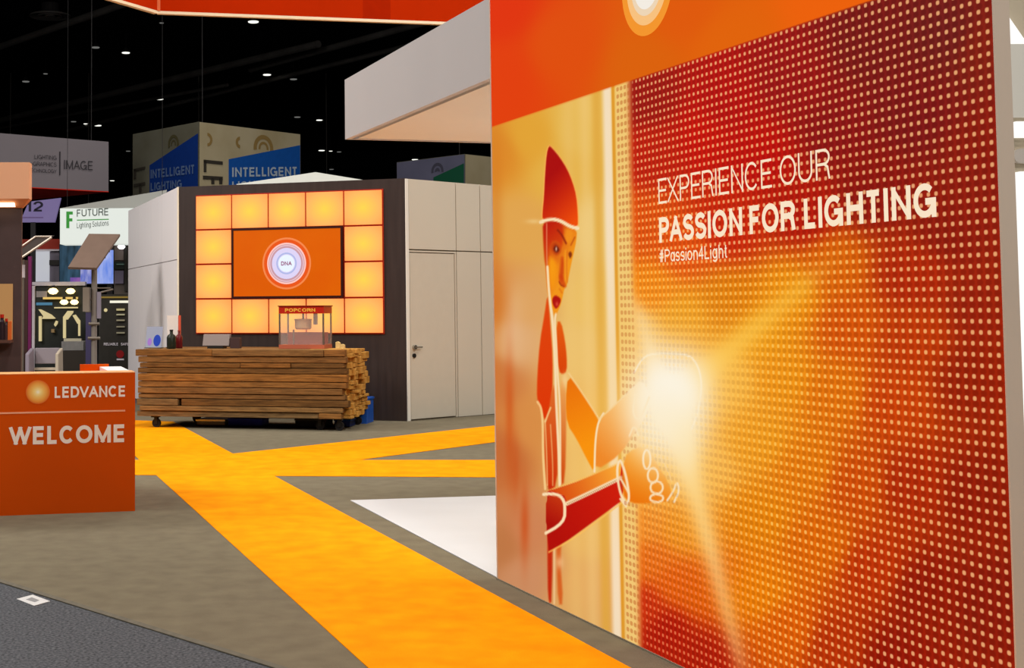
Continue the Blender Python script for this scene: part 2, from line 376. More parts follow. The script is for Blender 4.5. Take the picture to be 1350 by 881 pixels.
# light rays
def rayseg(x0, y0, x1, y1, w0, w1, k, c, kend=0.0):
    dx, dy = x1 - x0, y1 - y0; L = math.hypot(dx, dy)
    t = ((PX - x0)*dx + (PY - y0)*dy)/L/L; q = ((PX - x0)*dy - (PY - y0)*dx)/L
    tt = np.clip(t, 0, 1); wv = w0 + (w1 - w0)*tt
    al = (k + (kend - k)*tt)*np.exp(-(q/wv)**2)*sm(t, -0.15, 0.1)*(1 - sm(t, 0.85, 1.1))
    over(al, c); return al
hz = np.zeros_like(PX)
hz += rayseg(885, 530, 1100, 342, 24, 13, 1.0, (254, 206, 84), 0.2)
hz += rayseg(885, 530, 985, 905, 20, 11, 1.0, (254, 222, 150), 0.35)
hz += rayseg(875, 530, 836, 385, 15, 9, 1.0, (253, 234, 196), 0.2)
hz += rayseg(885, 530, 812, 640, 22, 10, 0.3, (252, 214, 140), 0.0)
def glow(cx, cy, rx, ry, k, c, pw=2.0):
    al = k*np.exp(-(((PX - cx)/rx)**2 + ((PY - cy)/ry)**2)**(pw/2)); over(al, c); return al
hz += glow(890, 530, 105, 125, 0.62, (253, 200, 96))
GLOW = hz
# --- the figure
def polymask(pts, soft=0.8):
    pts = [tuple(map(float, p)) for p in pts]
    xs = [p[0] for p in pts]; ys = [p[1] for p in pts]
    sel = (PX > min(xs) - 4) & (PX < max(xs) + 4) & (PY > min(ys) - 4) & (PY < max(ys) + 4)
    x, y = PX[sel], PY[sel]; ins = np.zeros(x.shape, bool); dm = np.full(x.shape, 1e9)
    for i in range(len(pts)):
        (xa, ya), (xb, yb) = pts[i], pts[(i + 1) % len(pts)]
        cnd = (ya > y) != (yb > y)
        if yb != ya: ins ^= cnd & (x < (xb - xa)*(y - ya)/(yb - ya) + xa)
        vx_, vy_ = xb - xa, yb - ya; t = np.clip(((x - xa)*vx_ + (y - ya)*vy_)/(vx_**2 + vy_**2 + 1e-9), 0, 1)
        dm = np.minimum(dm, np.hypot(x - xa - t*vx_, y - ya - t*vy_))
    sd = np.where(ins, -dm, dm); out = np.zeros_like(PX); out[sel] = np.clip(0.5 - sd/(2*soft), 0, 1); return out
def smooth_pts(pts, closed=True, it=2):
    for _ in range(it):
        q = []; n = len(pts)
        rng = range(n if closed else n - 1)
        if not closed: q.append(pts[0])
        for i in rng:
            a_, b_ = pts[i], pts[(i + 1) % n]
            q += [(a_[0]*.75 + b_[0]*.25, a_[1]*.75 + b_[1]*.25), (a_[0]*.25 + b_[0]*.75, a_[1]*.25 + b_[1]*.75)]
        if not closed: q.append(pts[-1])
        pts = q
    return pts
def fill(pts, c, c2=None, grad=None, soft=0.8, k=1.0, sh=1):
    """c -> c2 along grad ((x0,y0),(x1,y1))"""
    if sh: pts = smooth_pts(pts, True, sh)
    al = polymask(pts, soft)*k
    if c2 is None: over(al, c); return al
    (xa, ya), (xb, yb) = grad; t = np.clip(((PX - xa)*(xb - xa) + (PY - ya)*(yb - ya))/((xb - xa)**2 + (yb - ya)**2), 0, 1)[..., None]
    cc = np.array(c, float)*(1 - t) + np.array(c2, float)*t
    global IMG
    IMG = IMG*(1 - al[..., None]) + cc*al[..., None]; return al
def stroke(pts, w_, c, k=1.0, soft=0.7, closed=False, sh=2):
    pts = smooth_pts(pts, closed, sh)
    xs = [p[0] for p in pts]; ys = [p[1] for p in pts]
    sel = (PX > min(xs) - 8) & (PX < max(xs) + 8) & (PY > min(ys) - 8) & (PY < max(ys) + 8)
    x, y = PX[sel], PY[sel]; dm = np.full(x.shape, 1e9); n = len(pts)
    for i in range(n if closed else n - 1):
        (xa, ya), (xb, yb) = pts[i], pts[(i + 1) % n]; vx_, vy_ = xb - xa, yb - ya
        t = np.clip(((x - xa)*vx_ + (y - ya)*vy_)/(vx_**2 + vy_**2 + 1e-9), 0, 1)
        dm = np.minimum(dm, np.hypot(x - xa - t*vx_, y - ya - t*vy_))
    al = np.zeros_like(PX); al[sel] = np.clip(0.5 - (dm - w_/2)/(2*soft), 0, 1)*k
    over(al, c); return al
CR = (250, 224, 180); CR2 = (248, 208, 140)
fig = np.zeros_like(PX)
def acc(al):
    global fig
    fig = np.maximum(fig, al)
# head
cap = [(724,192),(721,203),(719,228),(717.5,260),(715.5,280),(715.5,290),(724,288),(736,289),(748,295),(762,301),(762,282),(760,258),(755,240),(748,223),(738,207),(728,195)]
stroke(cap, 3.0, (252, 178, 84), 0.9, closed=True, sh=1)
fill(cap, (172, 4, 4), (240, 76, 0), ((718, 240), (764, 285)))
fill([(716,291),(724,290),(736,291),(748,297),(761,303),(760,318),(757,332),(754,345),(751,360),(748,376),(744,381),(742,392),(738,406),(733,416),(729,410),(725,400),(721.5,385),(719.5,355),(717,325)], (206, 62, 6), (244, 150, 22), ((717, 330), (750, 345)))
fill([(716,291),(736,291),(744,300),(741,330),(736,318),(726,318),(722,345),(719,350),(717,322)], (190, 24, 4), (214, 70, 6), ((718, 300), (742, 325)), soft=2)
fill([(724,338),(731,342),(737,352),(734,372),(728,384),(723,366)], (248, 150, 12), soft=3, k=0.9)
fill([(746,300),(757,304),(754,318),(748,322),(744,314)], (246, 148, 26), soft=2.5, k=0.8)
fill([(740,338),(744,340),(744,366),(741,372),(737,364),(739,350)], (206, 66, 6), soft=2, k=0.9)
fill([(744,330),(748,330),(748,372),(745,372)], (248, 158, 30), soft=1.6, k=0.8)
stroke([(735.5,303.5),(741,309.5),(746.5,321)], 2.4, (136, 26, 4), 0.85, soft=1.0)
stroke([(753,323),(756,317),(758,313)], 1.6, (160, 50, 8), 0.6, soft=1.0)
fill([(727,325),(732,319),(738,324),(740,331),(735,337),(729,334)], (168, 40, 6), soft=2.0, k=0.7); fill([(729.5,327.5),(733,323),(737,327),(737.5,331),(734,333.5),(730.5,331)], (96, 24, 10), soft=1.0, k=0.9)
gauss(733.6, 328.3, 1.1, 2.6, 0.9, (246, 206, 186)); gauss(728, 352, 4, 16, 0.4, (252, 166, 16)); stroke([(748,332),(747,352),(748,372)], 1.6, (206, 72, 8), 0.45, soft=1.2); stroke([(738,381),(741,386)], 1.6, (206, 80, 10), 0.5, soft=1.2)
fill([(749,335),(752,331),(755,335),(752,342)], (112, 30, 8), soft=1.0, k=0.85)
fill([(737,362),(741,362),(746,374),(747,379),(742,379),(737,373)], (206, 60, 6), soft=1.6, k=0.75); stroke([(737.5,372),(740,376.5),(743.5,377.5)], 1.6, (140, 30, 6), 0.7)
fill([(728,394),(732,389),(738,392),(740,396),(737,404),(733,408),(729,402)], (176, 12, 8), soft=1.0)
gauss(734.5, 401, 2, 3, 0.7, (238, 96, 70))
gauss(731, 413, 3, 3, 0.6, (240, 140, 20))
stroke([(713,293),(721,290),(731,289),(741,292),(752,299),(762,301)], 4.4, CR)
gauss(704, 292, 10, 3, 0.6, (242, 208, 140))
stroke([(721,295),(721,330),(721.5,356)], 1.6, (238, 150, 110), 0.7)
# torso
fill([(722,388),(718,415),(712,450),(708.5,495),(708,528),(713,540),(719,556),(725,544),(728.5,520),(729,470),(726,430),(724,405)], (226, 70, 6), (222, 54, 0), ((715, 400), (715, 540)), soft=1.2)
fill([(734,424),(740,424),(745,448),(747.5,470),(747.5,490),(742,494),(737,490),(734,460)], (230, 92, 10), (218, 66, 0), ((740, 425), (740, 490)), soft=1.1)
fill([(729,505),(734,520),(736,580),(735,640),(722,650),(718,600),(717,560),(722,552)], (224, 110, 40), (206, 52, 6), ((728, 510), (728, 640)), soft=1.4)
fill([(739,500),(746,505),(747,560),(745,636),(739,640),(738,560)], (238, 168, 88), (208, 72, 10), ((742, 500), (742, 640)), soft=1.4)
stroke([(722,352),(723.5,380),(726,402),(729,425),(731,455),(732.5,485),(733,520),(735,560),(737,600),(738,640)], 3.2, CR, 0.95)
stroke([(733,414),(731.5,424),(734,455),(735,490),(738.5,530),(739,580),(739,638)], 2.4, CR, 0.9)
stroke([(709,530),(714,538),(716,560),(716,600),(719,645)], 3.0, CR2, 0.9)
stroke([(719,556),(722,548),(726,538)], 2.4, CR2, 0.8); stroke([(719,556),(721,600),(722,640)], 1.6, CR2, 0.7); stroke([(726,560),(729,610),(729,640)], 1.6, CR2, 0.6)
gauss(745, 502, 4, 9, 0.8, (248, 208, 142))
# legs
fill([(722,640),(729,640),(728,792),(724,797),(722,770)], (196, 40, 8), soft=1.4); fill([(733,648),(741,645),(742,690),(739,740),(743,797),(736,797),(734,740)], (214, 88, 24), soft=1.6, k=0.85)
stroke([(731,700),(731,796)], 2.4, (246, 206, 152), 0.7); gauss(738, 742, 5, 8, 0.7, (244, 198, 140))
# far arm
acc(fill([(749,494),(763,512),(789,552),(793,566),(788,594),(784,624),(774,606),(760,578),(748,560),(746,530)], (236, 116, 4), (250, 148, 8), ((748, 510), (786, 580))))
stroke([(750,492),(764,512),(790,552)], 2.0, CR2, 0.85)
acc(fill([(789,555),(812,534),(834,511),(846,500),(858,520),(852,550),(836,572),(818,600),(784,622),(785,592)], (240, 138, 40), (252, 206, 128), ((790, 600), (846, 530)), soft=1.2))
stroke([(796,545),(789,556),(785,580),(784,622)], 2.6, CR); stroke([(790,553),(812,533),(838,508)], 1.8, CR2, 0.9)
# near forearm
acc(fill([(722,648),(760,636),(800,620),(820,611),(824,640),(818,662),(780,690),(750,712),(724,728),(721,700)], (178, 8, 4), (206, 26, 6), ((730, 700), (815, 650)), sh=0))
acc(fill([(724,648),(760,636),(820,610),(818,630),(748,664),(744,654),(734,650)], (214, 70, 10), (250, 166, 50), ((730, 652), (812, 620)), sh=0))
stroke([(724,728),(752,713),(784,690),(820,663)], 2.2, (250, 190, 90), 0.8); stroke([(722,647),(760,635),(820,609)], 1.6, (250, 190, 90), 0.7)
fill([(720,652),(738,654),(743,662),(743,682),(734,694),(720,701)], (170, 10, 4), (196, 52, 12), ((724, 690), (742, 660)))
stroke([(748,664),(782,648),(819,630)], 5.0, CR); stroke([(748,664.5),(782,648.5),(816,632)], 0.8, (150, 90, 40), 0.8)
stroke([(717,652),(726,651),(738,653),(744,661),(745,670),(744.5,684),(736,694),(720,703)], 4.0, CR, sh=1)
# hand
acc(fill([(822,603),(838,590),(856,590),(866,612),(882,636),(888,660),(856,664),(830,664),(820,650)], (236, 118, 8), (250, 176, 60), ((826, 655), (858, 592)), soft=1.2))
stroke([(817,604),(823,618),(828,640),(830,658),(826,666),(818,652),(813,622)], 3.2, CR, closed=True, sh=2); gauss(820, 636, 2.5, 8, 0.8, (196, 60, 10))
stroke([(819,632),(829,650)], 2.4, CR); stroke([(818,658),(826,668)], 2.4, CR)
for fx, fy, rx, ry in ((853,606,5,13),(861,627,7,10),(866,643,8.5,8.5),(866,657,9,5.5)):
    stroke([(fx + rx*math.cos(t*math.pi/5), fy + ry*math.sin(t*math.pi/5)) for t in range(10)], 2.6, CR, closed=True, sh=1)
stroke([(880,660),(888,648),(893,634),(896,648),(889,662)], 2.6, CR); stroke([(868,600),(880,618),(886,636)], 1.6, CR2, 0.6)
# glowing lamp in the raised hand
glow(884, 524, 56, 72, 1.0, (255, 250, 236), 3.0); glow(872, 562, 44, 54, 0.75, (254, 240, 206), 2.4); glow(905, 590, 22, 50, 0.6, (254, 236, 190), 2.0)
stroke([(836,492),(846,474),(858,466),(905,466),(919,478),(926,504),(922,540),(912,566)], 2.2, (255, 240, 206), 0.9)
stroke([(838,520),(834,545),(842,556),(850,540),(856,524)], 2.4, (253, 234, 196), 0.8); stroke([(830,575),(836,560),(842,574)], 2.2, (253, 232, 190), 0.8)
# header
hd = sm(Z, ZH - 0.003, ZH + 0.003)
hc = idw([((660,100),(228,62,0)),((660,10),(226,50,0)),((740,60),(226,78,0)),((850,90),(222,98,0)),((960,60),(228,100,0)),((1100,5),(240,98,2)),((900,10),(226,90,0))])
IMG = IMG*(1 - hd[..., None]) + hc*hd[..., None]
DOTL = np.clip(DOTL*(1 - hd)*(1 - fig)*np.clip(1 - 0.95*GLOW, 0, 1), 0, 1); DOTD = np.clip(DOTD*(1 - hd)*(1 - fig)*np.clip(1 - 0.8*GLOW, 0.0, 1), 0, 1)
def lin_np(a): a = np.clip(a, 0, 255)/255; return np.where(a <= 0.04045, a/12.92, ((a + 0.055)/1.055)**2.4)
def grid_mesh(name, fr, xs, zs, y):
    me = bpy.data.meshes.new(name); nx, nz = len(xs), len(zs)
    co = np.zeros((nz, nx, 3), np.float32); co[..., 0] = xs[None, :]; co[..., 2] = zs[:, None]; co[..., 1] = y
    me.vertices.add(nx*nz); me.vertices.foreach_set('co', co.reshape(-1))
    i = (np.arange(nz - 1)[:, None]*nx + np.arange(nx - 1)[None, :]).reshape(-1)
    q = np.stack([i, i + 1, i + 1 + nx, i + nx], 1).astype(np.int32)
    me.loops.add(q.size); me.loops.foreach_set('vertex_index', q.reshape(-1))
    me.polygons.add(len(q)); me.polygons.foreach_set('loop_start', np.arange(0, q.size, 4, dtype=np.int32)); me.update(calc_edges=True)
    return me
me = grid_mesh('printed_fabric', GW, ss, zz, -0.001)
def cattr(me, name, rgb, alpha):
    at_ = me.color_attributes.new(name, 'FLOAT_COLOR', 'POINT')
    dat = np.concatenate([lin_np(rgb), alpha[..., None]], -1).astype(np.float32); at_.data.foreach_set('color', dat.reshape(-1))
cattr(me, 'print_ink', IMG, DOTL); cattr(me, 'dot_ink', DOTC, DOTD)
M = bpy.data.materials.new('printed_fabric'); M.use_nodes = True; nt = M.node_tree; N = nt.nodes; LK = nt.links.new
bs = N['Principled BSDF']; bs.inputs['Roughness'].default_value = 0.8; bs.inputs['Specular IOR Level'].default_value = 0.05
def math_n(op, a, b=None):
    n = N.new('ShaderNodeMath'); n.operation = op
    for i, v in enumerate((a, b)):
        if v is None: continue
        if isinstance(v, (int, float)): n.inputs[i].default_value = v
        else: LK(v, n.inputs[i])
    return n.outputs[0]
A1 = N.new('ShaderNodeAttribute'); A1.attribute_name = 'print_ink'; A2 = N.new('ShaderNodeAttribute'); A2.attribute_name = 'dot_ink'
tc = N.new('ShaderNodeTexCoord'); sx = N.new('ShaderNodeSeparateXYZ'); LK(tc.outputs['Object'], sx.inputs[0])
PIT, PITZ = 0.0340, 0.0326
gx = math_n('DIVIDE', sx.outputs[0], PIT); gz = math_n('DIVIDE', sx.outputs[2], PITZ)
def cell(v, off): return math_n('SUBTRACT', math_n('FRACT', math_n('ADD', v, off)), 0.5)
def spot(ox, oz, rx, rz, edge):
    cx, cz = cell(gx, ox), cell(gz, oz)
    a_ = math_n('POWER', math_n('DIVIDE', math_n('ABSOLUTE', cx), rx), 2.6); b_ = math_n('POWER', math_n('DIVIDE', math_n('ABSOLUTE', cz), rz), 2.6)
    r = math_n('ADD', a_, b_); n = N.new('ShaderNodeMapRange'); n.interpolation_type = 'SMOOTHSTEP'
    LK(r, n.inputs[0]); n.inputs[1].default_value = 1 + edge; n.inputs[2].default_value = 1 - edge; n.inputs[3].default_value = 0; n.inputs[4].default_value = 1
    return n.outputs[0]
brt = math_n('MULTIPLY', spot(0, 0, 0.215, 0.20, 0.95), A1.outputs['Alpha'])
drk = math_n('MULTIPLY', spot(-0.12, 0.5, 0.36, 0.26, 0.9), A1.outputs['Alpha'])
edk = math_n('MULTIPLY', spot(0.1, 0.3, 0.38, 0.30, 0.5), A2.outputs['Alpha'])
def mixc(f, a_, b_, blend='MIX'):
    n = N.new('ShaderNodeMix'); n.data_type = 'RGBA'; n.blend_type = blend
    LK(f, n.inputs[0])
    for i, v in ((6, a_), (7, b_)):
        if isinstance(v, tuple): n.inputs[i].default_value = (*v, 1)
        else: LK(v, n.inputs[i])
    return n.outputs[2]
c = mixc(math_n('MULTIPLY', drk, 0.5), A1.outputs['Color'], (0.52, 0.46, 0.5), 'MULTIPLY')
c = mixc(math_n('MULTIPLY', brt, 0.74), c, A2.outputs['Color'])
c = mixc(math_n('MULTIPLY', edk, 0.62), c, L3((196, 100, 38)))
hs = N.new('ShaderNodeMix'); hs.data_type = 'RGBA'; hs.blend_type = 'MULTIPLY'; hs.inputs[0].default_value = 1; LK(c, hs.inputs[6]); hs.inputs[7].default_value = (0.12, 0.12, 0.12, 1)
LK(hs.outputs[2], bs.inputs['Base Color']); LK(c, bs.inputs['Emission Color']); bs.inputs['Emission Strength'].default_value = 0.9
M.cycles.emission_sampling = 'NONE'
me.materials.append(M)
o = bpy.data.objects.new('printed_fabric', me); col.objects.link(o); o.parent = gw
o['label'] = 'printed fabric with a woman, glowing lamp and rows of light dots'
m_ltr = mat('print_cream', (250, 230, 200), 0.8, emit=0.88, var=0.02, spec=0.05)
def wall_text(name, s, bl, br, tl):
    x0, z0 = GW.on(*bl); x1, z1 = GW.on(*br); _, z2 = GW.on(*tl)
    text(name, s, x0, x1, (z0 + z1)/2, z2, -0.0025, m_ltr, gw)
    print(s, z0, z1, z2, x1 - x0)
wall_text('headline', 'exp', (869, 268), (1096, 237), (869, 236))
wall_text('headline', 'pas', (870, 318), (1236, 289), (870, 287))
wall_text('hashtag', 'hash', (870, 345), (960, 341), (870, 329.5))
lx, lz = GW.on(853, -21)
for r, c, k in ((GW.on(853, -21)[1] - GW.on(853, 47)[1], (247, 152, 44), 0), (GW.on(853, -21)[1] - GW.on(853, 33)[1], (251, 196, 128), 1), (GW.on(853, -21)[1] - GW.on(853, 20.5)[1], (240, 216, 184), 2), (GW.on(853, -21)[1] - GW.on(853, 12)[1], (246, 240, 230), 3)):
    disc('logo_ring', lx, lz, r, -0.0018 - 0.0006*k, mat('logo_%d' % k, c, 0.8, emit=0.85, spec=0.05), gw)

# ================================================================== CANOPY (continues the wall plane)
c0 = GW.on(455, 184); ctop = GW.on(451.5, 107)[1]; cb = c0[1]
print('canopy', c0, ctop)
m_can = mat('canopy_white', (206, 200, 198), 0.6, var=0.02, scale=1.0)
cn = thing('canopy', 'white box canopy jutting out behind the lightbox wall', 'canopy', Fr(GW.w(c0[0], 0, 0), GW.rz))
cl = -c0[0]
MB().box(0, cl - 0.014, 0.0, 0.04, cb, ctop).build('fascia', m_can, cn)
MB().box(0, 0.04, 0.041, 4.2, cb, ctop).build('end_fascia', m_can, cn)
m_sof = mat('canopy_soffit', (246, 238, 222), 0.6, var=0.02, scale=1.0)
MB().box(0.041, cl + 1.2, 0.041 + T, 4.2, cb + 0.006, cb + 0.05).build('soffit', m_sof, cn)
MB().box(0.041, cl + 1.2, 0.041 + T, 4.2, ctop - 0.03, ctop).build('roof_panel', m_can, cn)
for kx in (0.8, 1.9, 3.2):
    for ky in (1.4, 2.6, 3.7):
        MB().lathe([(0.06, 0), (0.075, 0.006)], 16, (kx, ky, cb - 0.001)).build('added_downlight', mat('added_downlight_glow', (255, 214, 170), 0.5, emit=4), cn)  # invented fittings, added to go with the soffit fill
def spot_l(name, P, power, color, size=0.1, ang=120):
    l = bpy.data.lights.new(name, 'SPOT'); l.energy = power; l.color = color; l.shadow_soft_size = size; l.spot_size = math.radians(ang); l.spot_blend = 0.8
    o = bpy.data.objects.new(name, l); col.objects.link(o); o.location = P; return o
for kx, ky in ((0.8, 1.4), (1.9, 2.6), (3.2, 1.4), (3.2, 3.7)):
    P = GW.w(c0[0] + kx, ky, cb - 0.03); spot_l('added_canopy_fill', P, 100, (1, 0.86, 0.7))  # added spots that brighten the canopy underside by bounce

# white raised floor behind the wall
A = F(462, 663); B = F(655.5, 766)
C = GW.w(0.0, 0.06, 0); D = GW.w(3.6, 0.06, 0); E = GW.w(3.6, 5, 0); tR = F(653, 657); e = (tR - A).normalized(); G = A + e*7
o = poly_floor('floor_white', [(A.x, A.y), (B.x, B.y), (C.x, C.y), (D.x, D.y), (E.x, E.y), (G.x, G.y)], CARPET_Z + 0.006, 0.005, m_whitefl)
tag(o, 'white floor area beside the lightbox wall', 'floor', kind='structure')

# ---- white lit display cabinet seen past the near edge of the lightbox
CB = Fr((at(1300, 400, 6.0).x, 6.0, 0), 0)
cbn = thing('display_cabinet', 'white illuminated display cabinet glimpsed past the lightbox edge', 'cabinet', CB)
m_cabf = mat('cabinet_frame', (196, 182, 158), 0.5, var=0.04, scale=4)
m_lit = mat('lit_white', (250, 248, 244), 0.5, emit=1.0)
m_lit2 = mat('lit_cream', (236, 228, 212), 0.5, emit=0.45)
MB().box(0, 1.5, 0.03, 0.35, 0.015, 3.2).build('body', m_cabf, cbn)
def rrect(x0, x1, z0, z1, r, y0, y1):
    pts = []
    for cx, cz, a0 in ((x1 - r, z1 - r, 0), (x0 + r, z1 - r, 90), (x0 + r, z0 + r, 180), (x1 - r, z0 + r, 270)):
        for k in range(6):
            t = math.radians(a0 + k*18); pts.append((cx + r*math.cos(t), y0, cz + r*math.sin(t)))
    return MB().prism(pts, (0, y1 - y0, 0))
def cz_(py): return CB.on(1340, py)[1]
xa = CB.on(1331, 100)[0]
rrect(xa, 1.4, cz_(154), cz_(58), 0.01, 0.0, 0.029).build('light_panel', m_lit2, cbn)
rrect(xa + 0.012, 1.4, cz_(181), cz_(160), 0.01, 0.0, 0.029).build('light_panel', m_lit, cbn)
rrect(CB.on(1337, 205)[0], 1.4, cz_(215), cz_(196), 0.03, 0.0, 0.029).build('capsule_panel', mat('capsule', (206, 196, 186), 0.4), cbn)
rrect(CB.on(1339, 300)[0], 1.4, 0.35, cz_(226), 0.03, 0.0, 0.029).build('light_panel', m_lit, cbn)
q0 = CB.on(1326, 16); q1 = CB.on(1352, 58)
MB().prism([(q0[0], 0.0, q0[1]), (q0[0], 0.0, q1[1]), (q1[0] + 0.01, 0.0, q1[1])], (0, 0.029, 0)).build('light_panel', m_lit, cbn)

# ================================================================== BACK TOWER : dark light wall, white side panels, door
CR_ = F(538, 557); YL = CR_.y*1.061; TL = at(235, 300, YL)
TW = Fr((TL.x, TL.y, 0), math.atan2(CR_.y - TL.y, CR_.x - TL.x))
TWL = (Vector((CR_.x, CR_.y, 0)) - TW.o).length
TWH = TW.on(536, 235)[1]
print('tower', TW.o, TWL, TWH, TW.on(236, 247), 'tile', TW.on(259, 258), TW.on(505, 250), TW.on(505, 440), TW.on(259, 440))
m_dark = mat('dark_laminate', (58, 48, 45), 0.35, var=0.12, scale=2, stretch=(8, 1, 0.6))
m_wp = mat('white_panel', (206, 196, 178), 0.5, var=0.015, scale=1)
m_wpl = mat('white_panel_cool', (242, 234, 234), 0.5, var=0.015, scale=1)
lw = thing('light_wall', 'dark tower wall with a frame of glowing orange tiles', 'wall', TW)
MB().box(0, TWL, 0, 0.12, 0.015, TWH).build('panel', m_dark, lw)
MB().box(-0.012, 0.012, -0.012, 0.0, 0.015, TWH).build('edge_strip', mat('pale_edge', (226, 214, 190), 0.4), lw)
# glowing tiles
M = bpy.data.materials.new('tile_glow'); M.use_nodes = True; nt = M.node_tree; N = nt.nodes; LK = nt.links.new
bs = N['Principled BSDF']; bs.inputs['Roughness'].default_value = 0.12; bs.inputs['Base Color'].default_value = (0.30, 0.12, 0.04, 1)
tc = N.new('ShaderNodeTexCoord'); gr = N.new('ShaderNodeTexGradient'); gr.gradient_type = 'SPHERICAL'
mp = N.new('ShaderNodeMapping'); mp.inputs['Location'].default_value = (-0.5*1.35, 0, -0.5*1.35); mp.inputs['Scale'].default_value = (1.35, 0, 1.35)
LK(tc.outputs['Generated'], mp.inputs[0]); LK(mp.outputs[0], gr.inputs[0])
rp = N.new('ShaderNodeValToRGB'); el = rp.color_ramp.elements
el[0].position = 0.0; el[0].color = (*L3((255, 140, 72)), 1); el[1].position = 1.0; el[1].color = (*L3((255, 205, 66)), 1)
e_ = el.new(0.4); e_.color = (*L3((255, 170, 88)), 1)
LK(gr.outputs[0], rp.inputs[0]); LK(rp.outputs[0], bs.inputs['Emission Color']); bs.inputs['Emission Strength'].default_value = 0.95
M.cycles.emission_sampling = 'NONE'; m_tile = M
x0, zt = TW.on(259, 258); x1, _ = TW.on(505, 250); zb = TW.on(505, 440)[1]; zt = (zt + TW.on(505, 250)[1])/2
zb = (zb + TW.on(259, 440)[1])/2
tw_, th_ = (x1 - x0)/5, (zt - zb)/4; gp = 0.012
MB().box(x0 - 0.006, x1 + 0.006, -0.012, 0.0, zb - 0.006, zt + 0.006).build('tile_backing', mat('tile_backing', (150, 34, 8), 0.6), lw)
tme = None
for r in range(4):
    for c in range(5):
        if r in (1, 2) and c in (1, 2, 3): continue
        if tme is None:
            o = MB().box(0, tw_ - 2*gp, -0.03, 0, 0, th_ - 2*gp).build('light_tile', m_tile, lw, bevel=0.004); tme = o.data
        else:
            o = bpy.data.objects.new('light_tile', tme); col.objects.link(o); o.parent = lw
        o.location = (x0 + c*tw_ + gp, -0.013, zb + r*th_ + gp)
# television
TVF = Fr(TW.w(0, -0.013, 0), TW.rz)
bx0, bz1 = TVF.on(306.5, 302); bx1, bz0 = TVF.on(453.5, 392)
bz1 = zt - th_ + 0.004; bz0 = zb + th_ - 0.0
tv = thing('television', 'flat screen with orange picture and white concentric rings', 'television', Fr(TVF.w((bx0 + bx1)/2, 0, bz0), TW.rz))
hw, hh = (bx1 - bx0)/2, bz1 - bz0
b_ = MB(); b_.box(-hw, hw, -0.045, 0, 0, 0.03); b_.box(-hw, hw, -0.045, 0, hh - 0.03, hh); b_.box(-hw, -hw + 0.03, -0.045, 0, 0.03, hh - 0.03); b_.box(hw - 0.03, hw, -0.045, 0, 0.03, hh - 0.03)
b_.build('bezel', mat('bezel', (52, 14, 8), 0.4), tv)
MB().box(-hw + 0.03, hw - 0.03, -0.035, 0, 0.03, hh - 0.03).build('screen', mat('screen_orange', (208, 84, 0), 0.3, emit=0.95, rgb2=(212, 96, 0), scale=1.2), tv)
fr2 = Fr(tv.location, TW.rz); cxx, czz = fr2.on(379, 347.5)
rr = (fr2.on(411, 347)[0] - fr2.on(347, 347)[0])/2
for k, (r, r0, c) in enumerate(((1.0, 0.93, (236, 132, 74)), (0.93, 0.80, (226, 84, 24)), (0.80, 0.74, (246, 196, 190)), (0.74, 0.60, (196, 150, 160)), (0.71, 0.67, (226, 190, 200)), (0.60, 0.0, (214, 206, 240)), (0.42, 0.36, (170, 180, 226)), (0.33, 0.0, (226, 238, 255)))):
    disc('screen_ring', cxx, czz, rr*r, -0.0355 - 0.0006*k, mat('ring_%d' % k, c, 0.3, emit=0.9), tv, r0=rr*r0)
text('screen_lettering', 'dna', cxx - rr*0.22, cxx + rr*0.22, czz - rr*0.08, czz + rr*0.08, -0.042, mat('ring_text', (150, 70, 110), 0.4, emit=0.8), tv)

# right white wall with a door
pR = at(651, 400, CR_.y*1.062); DW = Fr((CR_.x, CR_.y, 0), math.atan2(pR.y - CR_.y, pR.x - CR_.x))
dwH = DW.on(540, 236)[1]; print('doorwall', dwH, DW.on(650, 246), DW.on(570, 335), DW.on(598, 336))
dw = thing('panel_wall', 'cream white panelled wall with a flush door beside the light wall', 'wall', DW)
x_d0 = DW.on(541, 450)[0]; x_d1 = DW.on(601, 450)[0]; z_d = DW.on(570, 333)[1]; x_s = DW.on(603, 450)[0]; x_s2 = DW.on(635, 450)[0]; z_s = DW.on(570, 330)[1]
g = 0.008
MB().box(0.02, 4.0, 0.03, 0.12, 0.015, dwH - 0.005).build('core', mat('joint_core', (150, 140, 122), 0.7), dw)  # darker core showing in the gaps between panels
MB().box(-0.005, 0.045, -0.004, 0.12, 0.015, dwH).build('corner_post', mat('corner_post', (232, 226, 214), 0.35), dw)
for (xa_, xb_, za_, zb_) in ((0.045 + g, x_s - g, z_s + g, dwH), (x_s + g, x_s2 - g, z_s + g, dwH), (x_s2 + g, 3.0, z_s + g, dwH), (x_s + g, x_s2 - g, 0.02, z_s - g), (x_s2 + g, 3.0, 0.02, z_s - g)):
    MB().box(xa_, xb_, 0, 0.03, za_, zb_).build('panel', m_wp, dw)
fr_ = MB(); fr_.box(0.05, x_d0, 0.0, 0.03, 0.02, z_d + 0.02); fr_.box(x_d1, x_s - g, 0.0, 0.03, 0.02, z_d + 0.02); fr_.box(x_d0, x_d1, 0.0, 0.03, z_d, z_d + 0.02)
fr_.build('door_frame', m_wp, dw)
dr = MB().box(x_d0 + 0.012, x_d1 - 0.012, 0.008, 0.03, 0.035, z_d - 0.012).build('door', mat('door_white', (204, 194, 176), 0.45, var=0.015), dw)
m_chr = mat('chrome', (190, 184, 172), 0.25, metal=0.9); m_drk = mat('dark_metal', (50, 48, 46), 0.4, metal=0.5)
hx, hzz = DW.on(546, 458)
MB().tube((hx, 0.008, hzz), (hx, -0.03, hzz), 0.03, n=14).tube((hx, -0.03, hzz), (hx + 0.12, -0.035, hzz), 0.01).build('door_handle', m_chr, dr)
